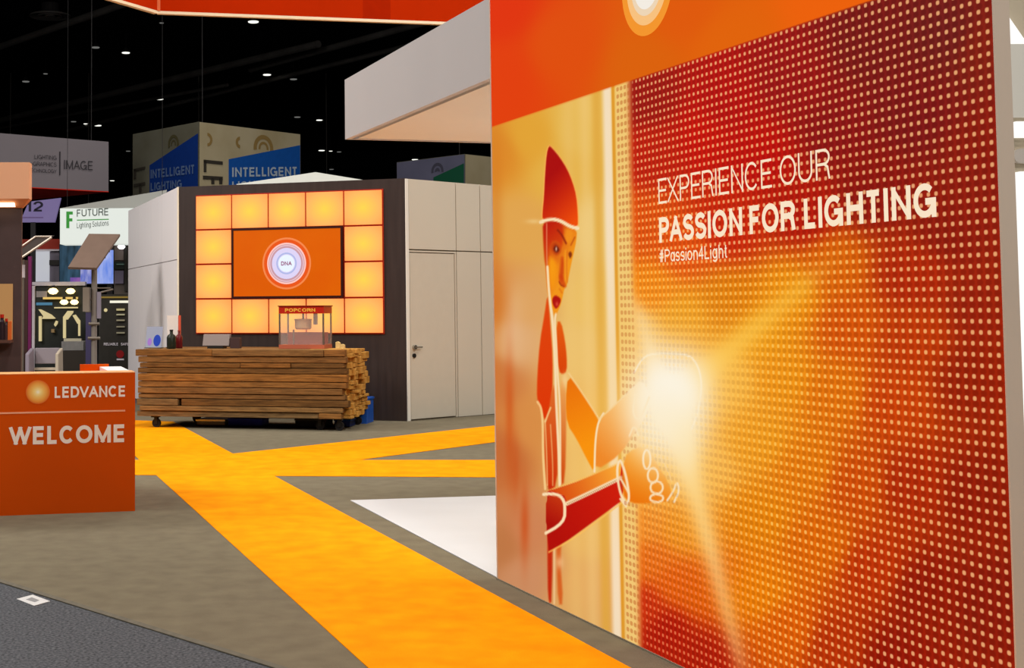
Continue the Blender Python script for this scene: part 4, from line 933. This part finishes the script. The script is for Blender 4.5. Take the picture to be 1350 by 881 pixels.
m_cream = mat('banner_cream', (172, 156, 120), 0.7, rgb2=(188, 174, 142), scale=0.9); m_tan = mat('banner_tan', (146, 118, 66), 0.7); m_bblue = mat('banner_blue', (16, 84, 168), 0.6, var=0.05); m_bink = mat('banner_ink', (58, 52, 44), 0.7); m_bw = mat('banner_white', (176, 190, 204), 0.6)
m_cream_shaded = mat('banner_cream_shaded', (92, 88, 72), 0.7, rgb2=(104, 102, 88), scale=0.9); m_tan_shaded = mat('banner_tan_shaded', (74, 68, 42), 0.7); m_bblue_shaded = mat('banner_blue_shaded', (8, 46, 118), 0.6, var=0.05); m_bw_shaded = mat('banner_white_shaded', (88, 108, 146), 0.6)  # darker set for the left face: its shade is put into the colours
def cube_banner(name, label, cL, cM, cR, Ymid, ybot):
    P = at(*cM, Ymid); zt_ = P.z; a_ = F(*cL, zt_); b_ = F(*cR, zt_); zb_ = at(cM[0], ybot, Ymid).z
    t = thing(name, label, 'banner', Fr((P.x, P.y, zb_), 0))
    d_ = a_ + b_ - P; lo = [Vector((p.x - P.x, p.y - P.y, 0)) for p in (a_, P, b_, d_)]
    MB().hexa(lo, [p + Vector((0, 0, zt_ - zb_)) for p in lo]).build('fabric_box', m_cream_shaded, t)
    fl_ = Fr((a_.x, a_.y, zb_), math.atan2(P.y - a_.y, P.x - a_.x)); fr_ = Fr((P.x, P.y, zb_), math.atan2(b_.y - P.y, b_.x - P.x))
    MB().tube((0, 1.2, zt_ - zb_), (0, 1.2, 11.9 - zb_), 0.012, n=6).build('cable', m_steel, t)
    def face(fr, pts, nm, m_, y):
        v = [];
        for p in pts:
            x_, z_ = fr.on(*p); w_ = fr.w(x_, y, z_); v.append((w_.x - P.x, w_.y - P.y, w_.z - zb_))
        nrm = fr.y*0.004
        return MB().prism(v, nrm).build(nm, m_, t)
    def ringf(fr, cx, cy, r, r0, nm, m_, y, a0=0, a1=360):
        x_, z_ = fr.on(cx, cy); sc = r/FPX*fr.o.y; sc0 = r0/FPX*fr.o.y; v = []; n = 28
        for q in (sc, sc0):
            for k in range(n + 1):
                aa = math.radians(a0 + (a1 - a0)*k/n); w_ = fr.w(x_ + q*math.cos(aa), y, z_ + q*math.sin(aa)); v.append((w_.x - P.x, w_.y - P.y, w_.z - zb_))
        return MB().add(v, [(k, k + 1, n + 2 + k, n + 1 + k) for k in range(n)]).build(nm, m_, t)
    def txt(fr, key, bl, br, ty, m_):
        xa_, za_ = fr.on(*bl); xb_, zb2 = fr.on(*br); zt2 = fr.on(bl[0], ty)[1]; a85 = text('lettering', key, xa_, xb_, za_, zt2, -0.03, m_, t, slope=zb2 - za_)
        a85.location = (fr.o.x - P.x, fr.o.y - P.y, 0); a85.rotation_euler = (0, 0, fr.rz)
    return t, fl_, fr_, face, ringf, txt
t, fl_, fr_, face, ringf, txt = cube_banner('cube_banner', 'cube shaped hanging banner with blue panels lettered INTELLIGENT LIGHTING', (175, 177), (262, 160.5), (396, 177), 33.0, 266)
face(fr_, [(263, 161), (395.5, 177.3), (395.5, 258), (263, 264)], 'front_print', m_cream, -0.006)
ringf(fr_, 347, 196, 19, 13, 'ring', m_tan, -0.012, -10, 190); ringf(fr_, 347, 196, 9.5, 6, 'ring', m_tan, -0.012, -10, 190); ringf(fr_, 273, 184, 9, 5, 'ring', m_tan, -0.012, -90, 90); ringf(fr_, 316, 188, 8, 3.5, 'ring', m_tan, -0.012, 90, 270)
face(fr_, [(301, 210), (395, 191.5), (395, 257), (301, 262)], 'blue_panel', m_bblue, -0.018)
txt(fr_, 'int', (305, 233.5), (391, 232), 221, m_bw); txt(fr_, 'lit', (305, 250), (366, 248), 239.5, m_bw)
for q4 in ([(268, 210.5), (293, 213), (293, 217.5), (268, 215)], [(268, 210.5), (271.5, 211), (271.5, 227), (268, 227)], [(267, 231.5), (293, 233), (293, 238), (267, 236.5)], [(278, 235), (282, 235), (282, 243), (278, 243)], [(288.5, 235), (292.5, 235), (292.5, 243), (288.5, 243)]):
    face(fr_, q4, 'side_letter', m_bink, -0.018)
ringf(fl_, 229, 190, 12, 8, 'ring', m_tan_shaded, -0.012, -20, 200); ringf(fl_, 229, 190, 5.5, 3.5, 'ring', m_tan_shaded, -0.012, -20, 200)
face(fl_, [(198, 218), (261.5, 176), (261.5, 262), (198, 259)], 'blue_panel', m_bblue_shaded, -0.018)
txt(fl_, 'int', (200, 235.5), (258, 229), 224, m_bw_shaded); txt(fl_, 'lit', (200, 252), (241, 247.5), 241.5, m_bw_shaded)
for q4 in ([(177, 223), (192, 219.5), (192, 223), (177, 226.5)], [(177, 223), (180, 222.5), (180, 236), (177, 236.5)], [(177, 243), (192, 240), (192, 244), (177, 247)], [(184, 243), (187, 243), (187, 254), (184, 254)]):
    face(fl_, q4, 'side_letter', m_bink, -0.018)
t, fl_, fr_, face, ringf, txt = cube_banner('cube_banner', 'grey cube banner with a green corner hanging behind the canopy', (523, 214), (613, 203), (668, 209), 34.0, 246)
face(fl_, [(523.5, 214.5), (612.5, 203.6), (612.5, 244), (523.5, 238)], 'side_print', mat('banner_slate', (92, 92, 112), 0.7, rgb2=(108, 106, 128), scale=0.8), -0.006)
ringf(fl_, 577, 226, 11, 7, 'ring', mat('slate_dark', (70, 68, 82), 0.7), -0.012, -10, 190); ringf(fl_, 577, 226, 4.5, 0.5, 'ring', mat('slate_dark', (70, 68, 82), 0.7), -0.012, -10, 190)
face(fl_, [(572, 234), (612, 215.5), (612, 243), (572, 240)], 'green_panel', mat('banner_green', (14, 80, 54), 0.7), -0.018)
face(fr_, [(613.5, 203.6), (667, 209.4), (667, 250), (613.5, 244)], 'front_print', m_cream, -0.006)

# FUTURE light sign
YF = 25.9; p0_ = at(79, 322, YF); FS = Fr((p0_.x, YF, p0_.z), 0)
t = thing('light_sign', 'bright white illuminated sign lettered FUTURE with a green F logo', 'sign', FS)
fw_, fh_ = FS.on(214, 322)[0], FS.on(79, 275)[1]
m_sl = mat('sign_lit', (238, 244, 236), 0.5, emit=0.75)
MB().box(0, fw_, 0, 0.6, 0, fh_).build('light_box', m_sl, t)
def fpoly(pts, nm, m_, y, par=t, fr=FS, th=0.01):
    return MB().prism([(fr.on(*p)[0], y, fr.on(*p)[1]) for p in pts], (0, th, 0)).build(nm, m_, par)
rr_ = [FS.on(*p) for p in ((79, 274.3), (214, 274.3))]
MB().add([(0, 0, fh_ + 0.005), (fw_, 0, fh_ + 0.005), (fw_, 0.9, fh_ + 0.42), (0, 0.9, fh_ + 0.10), (0, 0.9, fh_ + 0.005), (fw_, 0.9, fh_ + 0.005)], [(0, 1, 2, 3), (0, 3, 4), (1, 5, 2), (4, 3, 2, 5), (0, 4, 5, 1)]).build('sloped_roof', mat('roof_grey', (168, 168, 160), 0.6), t)
m_grn = mat('logo_green', (64, 170, 64), 0.5, emit=0.5); m_dgr = mat('sign_text', (70, 80, 72), 0.6)
for q4 in ([(87.5, 279), (91.5, 279), (91.5, 301), (87.5, 301)], [(91.5, 279), (96, 279), (96, 283), (91.5, 283)], [(91.5, 288), (95.5, 288), (95.5, 292), (91.5, 292)]):
    fpoly(q4, 'logo_bar', m_grn, -0.012)
stext(FS, 'fut', (101.5, 286), (143.5, 284), 276.5, m_dgr, t); stext(FS, 'ls', (101.5, 301), (143.5, 297.5), 294, m_dgr, t)
fpoly([(101.5, 289.8), (143.5, 288.6), (143.5, 289.8), (101.5, 291)], 'rule_line', m_grn, -0.012)
for xq in (0.05, fw_ - 0.05): MB().tube((xq, 0.5, fh_), (xq, 0.5, 12 - p0_.z), 0.005, n=6).build('cable', m_steel, t)
# leaning violet sign with 12
p1_ = at(28, 293, 28.5); VS = Fr((p1_.x, 28.5, p1_.z), 0)
t = thing('lit_sign', 'slanted violet lit sign with a large number 12', 'sign', VS)
fpoly([(26, 293), (72, 293), (80, 261), (38, 266)], 'face', mat('violet_lit', (150, 132, 196), 0.5, emit=0.35, rgb2=(176, 160, 206), scale=0.8), 0.0, t, VS, 0.1)
stext(VS, 'n12', (34, 279), (57, 279), 265.5, mat('sign_black', (30, 24, 44), 0.6), t, -0.012)
fpoly([(28, 286.2), (57, 286.2), (57, 287.6), (28, 287.6)], 'rule_line', mat('sign_mauve', (112, 90, 140), 0.6), -0.012, t, VS)
xq = VS.on(40, 293)[0]; MB().box(xq, xq + 0.1, 0.02, 0.08, -p1_.z, 0).build('support_post', m_steel, t)

# ================================================================== LEFT KIOSK
YK = 13.0; KS = Fr((at(38, 300, YK).x, YK, 0.014), math.radians(2))
kz = lambda py: KS.on(20, py)[1]
t = thing('kiosk', 'dark kiosk with a peach header box and lit niche behind the counter', 'kiosk', KS)
xk = KS.on(25.5, 350)[0]
MB().box(-1.6, 0, 0, 0.16, kz(262), kz(214)).build('header', mat('header_peach', (222, 164, 126), 0.6), t)
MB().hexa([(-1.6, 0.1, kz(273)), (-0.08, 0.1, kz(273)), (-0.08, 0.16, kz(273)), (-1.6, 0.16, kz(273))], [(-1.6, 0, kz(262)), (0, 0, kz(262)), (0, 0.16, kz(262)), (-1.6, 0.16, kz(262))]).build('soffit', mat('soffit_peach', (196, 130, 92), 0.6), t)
MB().box(-1.6, xk, 0.12, 0.16, 0, kz(273.5)).build('panel', mat('kiosk_brown', (74, 58, 56), 0.5, var=0.06), t)
MB().box(-0.6, KS.on(20, 268, 0.08)[0], 0.02, 0.09, kz(272), kz(267)).build('lamp_strip', mat('strip_glow', (255, 236, 200), 0.5, emit=3), t)
xn = KS.on(14, 400)[0]; MB().box(-1.2, xn, 0.105, 0.119, kz(448), kz(374)).build('lit_niche', mat('niche_glow', (222, 166, 104), 0.5, emit=0.4), t)
MB().box(-1.2, xn + 0.01, -0.06, 0.104, kz(452), kz(448.5)).build('shelf', mat('kiosk_shelf', (90, 60, 50), 0.5), t)
zs = kz(448.5) + 0.014
for px_, r, h, c_, lb, cat in ((2, 0.028, 0.24, (44, 32, 36), 'black jar on the kiosk shelf', 'jar'), (8, 0.02, 0.2, (70, 48, 46), 'slim brown bottle on the kiosk shelf', 'bottle')):
    f = Fr(KS.w(KS.on(px_, 440)[0], 0.02, zs - 0.012), 0); q = thing(cat, lb, cat, f)
    MB().lathe([(r, 0), (r, h*0.7), (r*0.6, h*0.8), (r*0.6, h*0.86)], 14).build('body', mat(lb[:9], c_, 0.3), q); MB().lathe([(r*0.66, h*0.86), (r*0.66, h)], 14).build('lid', m_red, q)
f = Fr(KS.w(KS.on(12.4, 440)[0], 0.02, zs - 0.012), 0); q = thing('carton', 'narrow orange carton on the kiosk shelf', 'carton', f)
MB().box(-0.014, 0.014, -0.02, 0.02, 0, 0.17).build('body', mat('carton_orange', (206, 100, 40), 0.5), q); MB().box(-0.015, 0.015, -0.021, 0.021, 0.17, 0.18).build('lid', mat('carton_lid', (226, 140, 80), 0.5), q)

# ================================================================== FAR BOOTH WITH LAMPS
def flat(name, label, cat, px0, px1, py0, py1, Y, m_, th=0.12, ground=False):
    """board standing (or hung) at depth Y; returns its thing and frame"""
    p_ = at(px0, py1, Y); f = Fr((p_.x, Y, 0 if ground else p_.z), 0); t = thing(name, label, cat, f)
    return t, f
def prect(fr, par, nm, px0, px1, py0, py1, m_, y0=-0.02, y1=-0.001, z0=None):
    xa_, zt_ = fr.on(px0, py0); xb_, zb_ = fr.on(px1, py1)
    return MB().box(xa_, xb_, y0, y1, zb_ if z0 is None else z0, zt_).build(nm, m_, par)
m_pb = mat('panel_black', (46, 42, 36), 0.5, var=0.1); m_tw = mat('trim_white', (216, 206, 212), 0.4); m_gy = mat('steel_grey', (112, 102, 92), 0.4, metal=0.3); m_warm = mat('bulb_warm', (255, 226, 150), 0.5, emit=3.0); m_cl = mat('lit_lamp_cream', (244, 224, 166), 0.5, emit=0.6)
A_, fa = flat('display_wall', 'black display wall with a white post and glowing street lamps', 'display wall', 41, 113, 376, 507, 28.0, m_pb, ground=True)
prect(fa, A_, 'panel', 46, 113, 377, 500, mat('panel_teal_black', (40, 42, 38), 0.5, var=0.2, scale=2), 0, 0.12, 0.0); prect(fa, A_, 'post', 41, 46, 376, 500, m_tw, -0.06, 0.12, 0.0); prect(fa, A_, 'top_rail', 41, 113, 372, 376.5, m_tw, -0.06, 0.12)
prect(fa, A_, 'lit_shelf', 58, 103, 392, 394.5, mat('shelf_glow', (240, 200, 110), 0.5, emit=0.8), -0.12); prect(fa, A_, 'label_strip', 48, 69, 399, 402.5, mat('strip_cyan', (96, 160, 200), 0.5, emit=0.4)); prect(fa, A_, 'lit_rail', 72, 103, 405, 406.6, m_cl, -0.05)
prect(fa, A_, 'label_board', 48, 62, 384, 392, mat('board_grey', (150, 142, 142), 0.5))
def bulb(px_, py_, Y, r, lb, m_=m_warm, squash=0.6, back=28.0):
    f = Fr(at(px_, py_, Y), 0); q = thing('spot_lamp', lb, 'lamp', f, 'small lamps of the far booth')
    n = 12; MB().lathe([(0.02*r, -r*squash), (0.6*r, -0.8*r*squash), (r, 0), (0.6*r, 0.8*r*squash), (0.02*r, r*squash)], n).build('bulb', m_, q, smooth=True)
    MB().tube((0, 0.0, r*squash), (0, 0.0, r*squash + 0.05), r*0.35, n=10).build('socket', m_steel, q)
    MB().tube((0, 0.0, r*squash + 0.03), (0, back - Y, r*squash*0.2), 0.012, n=6).build('bracket', m_steel, q)
for px_, py_, r, lb in ((70, 384, 0.11, 'warm lamp at the top left of the black display wall'), (93, 384, 0.10, 'warm lamp at the top right of the black display wall'), (84.5, 398.5, 0.09, 'left of the lower pair of warm lamps on the display wall'), (98, 398.5, 0.09, 'right of the lower pair of warm lamps on the display wall')):
    bulb(px_, py_, 27.88, r, lb)
bulb(180, 381, 26.85, 0.11, 'very bright warm lamp beside the white side wall', back=26.9); bulb(160, 325.5, 27.4, 0.08, 'bright white lamp beside the raised solar panel', mat('bulb_white', (250, 250, 255), 0.5, emit=3), back=27.548)
# glowing sample lamps on the wall
def sample(label, pts_list, Y=27.86):
    p_ = at(*pts_list[0][0][0], Y); f = Fr((p_.x, Y, p_.z), 0); q = thing('sample_lamp', label, 'lamp', f, 'sample lamps on the display wall')
    for pts, nm, m_ in pts_list:
        MB().prism([(f.on(*p)[0], 0, f.on(*p)[1]) for p in pts], (0, 0.1, 0)).build(nm, m_, q)
sample('glowing angular street lamp sample on the left of the display wall', [([(51, 417), (54, 417), (54, 450), (51, 450)], 'pole', m_cl), ([(50.5, 408), (53, 408), (67, 415), (72.5, 420), (70, 420.5), (55, 420.5), (57, 417)], 'head', m_cl)])
sample('small curved glowing lamp head right of the angular sample', [([(71, 428), (73.5, 423), (75.5, 424), (75, 427), (72.5, 430.5)], 'head', m_cl), ([(67.5, 434), (71.5, 434), (71.5, 438.5), (67.5, 438.5)], 'base', mat('sample_tan', (170, 140, 96), 0.5))])
sample('pair of glowing arched lamp samples at the centre of the far booth', [([(83, 418), (86, 418), (86, 446), (83, 446)], 'pole', m_cl), ([(83, 418), (89, 410), (96, 410), (95.5, 412.5), (88.5, 421.5), (86, 421.5)], 'head', m_cl), ([(95.5, 416), (99, 415), (105, 423), (105, 427), (102, 427)], 'head', m_cl), ([(103, 427), (105, 427), (105, 443), (103, 443)], 'pole', m_cl), ([(84, 446.5), (107, 446.5), (107, 450), (84, 450)], 'base', mat('sample_base', (196, 186, 160), 0.5))], 27.3)
# plinth with grey box
P_ = at(82, 492, 27.0); f = Fr((P_.x, 27.0, 0), 0); t = thing('plinth', 'dark display plinth with a grey stone top in the far booth', 'plinth', f)
prect(f, t, 'cabinet', 82, 120, 462.5, 500, mat('plinth_dark', (58, 50, 42), 0.5), 0, 0.6, 0.0); prect(f, t, 'top', 81, 110, 450.5, 462, mat('plinth_grey', (136, 132, 128), 0.6, var=0.1), 0, 0.6)
B_, fb = flat('display_wall', 'black display wall with rows of small lit strips and a red badge', 'display wall', 130, 200, 385, 507, 26.9, m_pb, ground=True)
prect(fb, B_, 'panel', 130, 200, 388, 500, m_pb, 0, 0.12, 0.0); prect(fb, B_, 'lit_edge', 133, 183, 391, 393, mat('edge_gold', (170, 140, 60), 0.5, emit=0.4)); prect(fb, B_, 'lit_title', 145, 171.5, 396.5, 399.5, mat('title_white', (244, 240, 220), 0.5, emit=0.9)); prect(fb, B_, 'blue_badge', 173, 186, 395.5, 401.5, mat('badge_blue', (60, 120, 200), 0.5, emit=0.4))
for k, py_ in enumerate((407, 414, 421.5, 430, 438)):
    prect(fb, B_, 'lamp_bar', 154, 164.5, py_, py_ + (2.6 if k == 0 else 1.8), mat('bar_lit_%d' % k, ((236, 220, 160), (210, 200, 160), (180, 168, 136), (160, 150, 122), (170, 160, 130))[k], 0.5, emit=0.4), -0.06)
    prect(fb, B_, 'lamp_bar', 177.5, 184, py_, py_ + 2.4, m_cl, -0.06)
x_, z_ = fb.on(139.5, 409); disc('lit_knob', x_, z_, 0.035, -0.02, m_cl, B_)
stext(fb, 'rel', (137, 455.5), (156, 455.5), 452, m_tw, B_); stext(fb, 'saf', (159.5, 455.5), (170, 455.5), 452, m_tw, B_)
x_, z_ = fb.on(158.5, 467); disc('red_badge', x_, z_, 0.075, -0.02, mat('badge_red', (176, 20, 24), 0.5, emit=0.2), B_); prect(fb, B_, 'badge_line', 154, 163.5, 473, 475, m_tw)
# video wall above
V_, fv = flat('video_wall', 'dark teal and blue video wall above the far booth', 'screen', 80, 152, 322, 374, 29.5, m_pb)
def mvid(name, c1, c2, sc, st, em):
    return mat(name, c1, 0.3, rgb2=c2, scale=sc, stretch=st, emit=em, detail=4)
prect(fv, V_, 'back_frame', 78, 152, 321, 375, m_steel, 0.001, 0.15)
prect(fv, V_, 'screen_panel', 79, 106, 323, 372, mvid('vid_teal', (22, 44, 54), (70, 110, 140), 3.0, (3, 1, 0.5), 0.5)); prect(fv, V_, 'screen_panel', 93, 106, 366, 373, mvid('vid_blue', (40, 60, 170), (170, 110, 190), 4, (1, 1, 1), 0.6), -0.04, -0.021)
prect(fv, V_, 'screen_panel', 106.2, 122, 352, 374, mvid('vid_violet', (90, 110, 210), (200, 200, 240), 3.5, (3, 1, 1), 0.7)); prect(fv, V_, 'screen_panel', 122.2, 149.5, 330, 374, mvid('vid_sky', (90, 130, 230), (206, 214, 250), 2.4, (2, 1, 0.6), 0.85))
xq = fv.on(100, 373)[0]; MB().box(xq, xq + 0.12, 0.03, 0.12, -fv.o.z, 0).build('leg', m_steel, V_); xq = fv.on(148, 373)[0]; MB().box(xq - 0.12, xq, 0.03, 0.12, -fv.o.z, 0).build('leg', m_steel, V_)
G_, fg = flat('booth_tower', 'white lit booth cabinet with red fascia behind the street lamp', 'booth', 28, 82, 315, 507, 30.0, m_pb, ground=True)
prect(fg, G_, 'fascia', 29, 81, 315.5, 328.5, mat('fascia_red', (150, 40, 18), 0.5), 0, 0.4); prect(fg, G_, 'rim', 42, 81, 329, 331, m_tw, -0.05, 0.4); prect(fg, G_, 'lit_panel', 42, 64.5, 331.5, 371, mat('panel_lit', (220, 222, 236), 0.5, emit=0.55, rgb2=(236, 238, 240), scale=0.8), 0, 0.4)
prect(fg, G_, 'shelf_bay', 65, 79, 331.5, 371, mat('bay_grey', (120, 112, 124), 0.5), 0.05, 0.4); prect(fg, G_, 'dark_shelf', 65.2, 79, 343, 349.5, m_pb, -0.02, 0.049); prect(fg, G_, 'lower_panel', 30, 80, 372.5, 500, m_pb, 0, 0.4, 0.0)
# side posts
Q_, fq = flat('booth_partition', 'maroon and dark posts standing beside the kiosk', 'partition', 26, 42, 340, 507, 24.0, m_pb, ground=True)
for a_, b_, y_, c_ in ((26, 29, 400, (60, 44, 40)), (29.2, 31.5, 366, (110, 34, 24)), (32, 36.5, 343, (64, 40, 36)), (37, 40.5, 338, (112, 30, 84))):
    prect(fq, Q_, 'post', a_, b_, y_, 500, mat('post_%d' % c_[0], c_, 0.5), 0, 0.08, 0.0)
prect(fq, Q_, 'white_tube', 24, 26.8, 434, 461, m_tw, -0.04, -0.001)
prect(fq, Q_, 'cream_box', 24.5, 29.8, 461.5, 500, mat('cream_box', (200, 184, 140), 0.5), -0.1, -0.001, 0.0)
# street lamp with slanted head
f = Fr((at(28, 400, 20.0).x, 20.0, 0), 0); t = thing('street_lamp', 'street lamp with a long slanted flat head beside the kiosk', 'street lamp', f)
fz = lambda *p: (f.on(*p)[0], 0, f.on(*p)[1])
MB().prism([fz(24, 331), fz(50, 311.5), fz(68, 311), fz(60, 318), fz(24, 341)], (0.0, 0.25, 0.02)).build('head', mat('lamp_head_dark', (74, 66, 62), 0.5), t)
mb = MB(); mb.tube(fz(23.5, 343), fz(68, 313), 0.018, n=8); mb.tube(fz(68, 312), fz(47, 312), 0.014, n=8); mb.tube(fz(47, 312), fz(24, 328), 0.014, n=8); mb.build('rim', mat('lamp_rim', (190, 176, 162), 0.4, metal=0.4), t)
x_, z_ = f.on(27.5, 342); MB().tube((x_, 0.1, 0), (x_, 0.1, z_), 0.03).build('pole', m_gy, t); x2, z2 = f.on(27.5, 366); MB().tube((x_, 0.1, z2), (x_, 0.1, f.on(27.5, 349)[1]), 0.042).build('sleeve', mat('sleeve', (190, 180, 184), 0.4), t)
# solar street lamp
f = Fr((at(124.5, 480, 20.0).x, 20.0, 0), 0); t = thing('solar_lamp', 'tall grey street lamp pole carrying a tilted solar panel', 'street lamp', f)
fz = lambda px_, py_, y_=0.0: (f.on(px_, py_, y_)[0], y_, f.on(px_, py_, y_)[1])
c4 = [fz(90, 355, -0.25), fz(127.5, 356, -0.25), fz(158.5, 311.5, 0.3), fz(117.5, 311, 0.3)]
sp = MB().prism(c4, (0, -0.02, 0.03)).build('solar_panel', mat('panel_back', (112, 92, 80), 0.5, var=0.05), t)
mid = lambda a_, b_, u: tuple(a_[i] + (b_[i] - a_[i])*u for i in range(3))
for u in (0.38, 0.56):
    p_, q_ = mid(c4[0], c4[3], u), mid(c4[1], c4[2], u); MB().tube((p_[0], p_[1] - 0.02, p_[2] - 0.01), (q_[0], q_[1] - 0.02, q_[2] - 0.01), 0.012, n=8).build('cross_bar', mat('panel_bar', (84, 68, 58), 0.5), sp)
pc = mid(c4[1], c4[2], 0.0)
px_ = 124.0; zt_ = f.on(px_, 338)[1]
MB().tube((f.on(px_, 480)[0], 0.0, 0), (f.on(px_, 480)[0], 0.0, zt_), 0.042, n=12).build('pole', mat('pole_grey', (132, 124, 116), 0.4, metal=0.3), t)
MB().box(f.on(110.5, 400)[0], f.on(119, 400)[0], -0.1, 0.05, f.on(115, 411)[1], f.on(115, 379)[1]).build('battery_box', mat('battery_grey', (124, 114, 102), 0.5), t)
MB().tube(fz(119, 395), fz(124, 395), 0.015, n=8).build('bracket', m_gy, t)
mb = MB(); mb.tube(fz(124, 388), fz(149, 381.5), 0.014, n=8); mb.tube(fz(124, 380), fz(146, 380), 0.01, n=8); mb.build('side_arm', m_gy, t)
MB().box(f.on(128, 410)[0], f.on(133, 410)[0], -0.03, 0.03, f.on(130, 420)[1], f.on(130, 385)[1]).build('side_housing', mat('housing_mauve', (128, 120, 132), 0.5), t)
for py_, rw in ((427, 7), (446, 8)):
    a_ = fz(124 - rw, py_, -0.05); b_ = fz(124 + rw, py_, -0.05); MB().tube(a_, b_, 0.022, n=8).build('clamp', m_gy, t)
# violet light column and grey columns behind the solar lamp
f = Fr((at(116, 480, 25.5).x, 25.5, 0), 0); t = thing('light_column', 'slim violet lit column behind the solar lamp pole', 'column', f)
prect(f, t, 'shaft', 113, 119, 412, 500, mat('violet_shaft', (116, 104, 150), 0.5, emit=0.15), 0, 0.12, 0.0); prect(f, t, 'cap', 112.5, 119.5, 409.5, 411.9, m_gy, -0.01, 0.13)
f = Fr((at(165, 480, 27.6).x, 27.6, 0), 0); t = thing('shelf_tower', 'grey shelf tower between the video wall and the white side wall', 'shelf', f)
prect(f, t, 'back', 150, 200, 316, 384, mat('tower_taupe', (92, 82, 76), 0.5, var=0.1), 0.05, 0.4, 0.0); prect(f, t, 'upper_panel', 151, 163, 323, 343, mat('tower_grey', (134, 118, 112), 0.5), 0, 0.049); prect(f, t, 'lower_panel', 151, 163, 357, 374, mat('tower_mauve', (126, 116, 140), 0.5), 0, 0.049); prect(f, t, 'dark_shelf', 150, 165, 345, 355, mat('tower_dark', (44, 52, 50), 0.5), 0, 0.049)
prect(f, t, 'glass_shelf', 154, 164, 348, 349.2, mat('tower_green', (130, 160, 150), 0.3), -0.05, -0.001); prect(f, t, 'post', 164.5, 168, 318, 384, m_pb, -0.05, 0.049); prect(f, t, 'light_tube', 168.5, 183, 366, 370, mat('tower_pale', (150, 138, 124), 0.5), 0, 0.049)
# white tub chair
f = Fr((at(58, 480, 22.5).x, 22.5, 0), 0); t = thing('armchair', 'white moulded armchair standing in the far booth behind the counter', 'chair', f)
m_ch = mat('chair_white', (206, 190, 168), 0.5); m_ch_shaded = mat('chair_white_shaded', (150, 138, 150), 0.5)  # second tone is the same white with shade put into the colour
for a_, b_, c_ in ((36.5, 48, m_ch_shaded), (70.5, 80, m_ch)):
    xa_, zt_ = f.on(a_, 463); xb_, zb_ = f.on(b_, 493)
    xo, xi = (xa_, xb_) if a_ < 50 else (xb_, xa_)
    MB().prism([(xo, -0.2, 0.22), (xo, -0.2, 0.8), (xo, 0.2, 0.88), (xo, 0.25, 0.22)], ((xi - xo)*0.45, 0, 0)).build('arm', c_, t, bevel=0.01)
xa_ = f.on(42, 470)[0]; xb_ = f.on(75, 470)[0]
MB().box(xa_, xb_, -0.2, 0.24, 0.45, 0.5).build('seat', m_ch, t, bevel=0.01)
MB().box(xa_, xb_, 0.25, 0.29, 0.62, 0.88).build('backrest', mat('chair_back', (150, 140, 146), 0.5), t, bevel=0.01); MB().box(xa_, xb_, 0.2, 0.26, 0.52, 0.56).build('lumbar_rail', m_ch, t)
for sx_ in (xa_ + 0.03, xb_ - 0.03):
    for sy_ in (-0.16, 0.2): MB().tube((sx_, sy_, 0), (sx_, sy_, 0.449), 0.014, n=8).build('leg', m_chr, t)
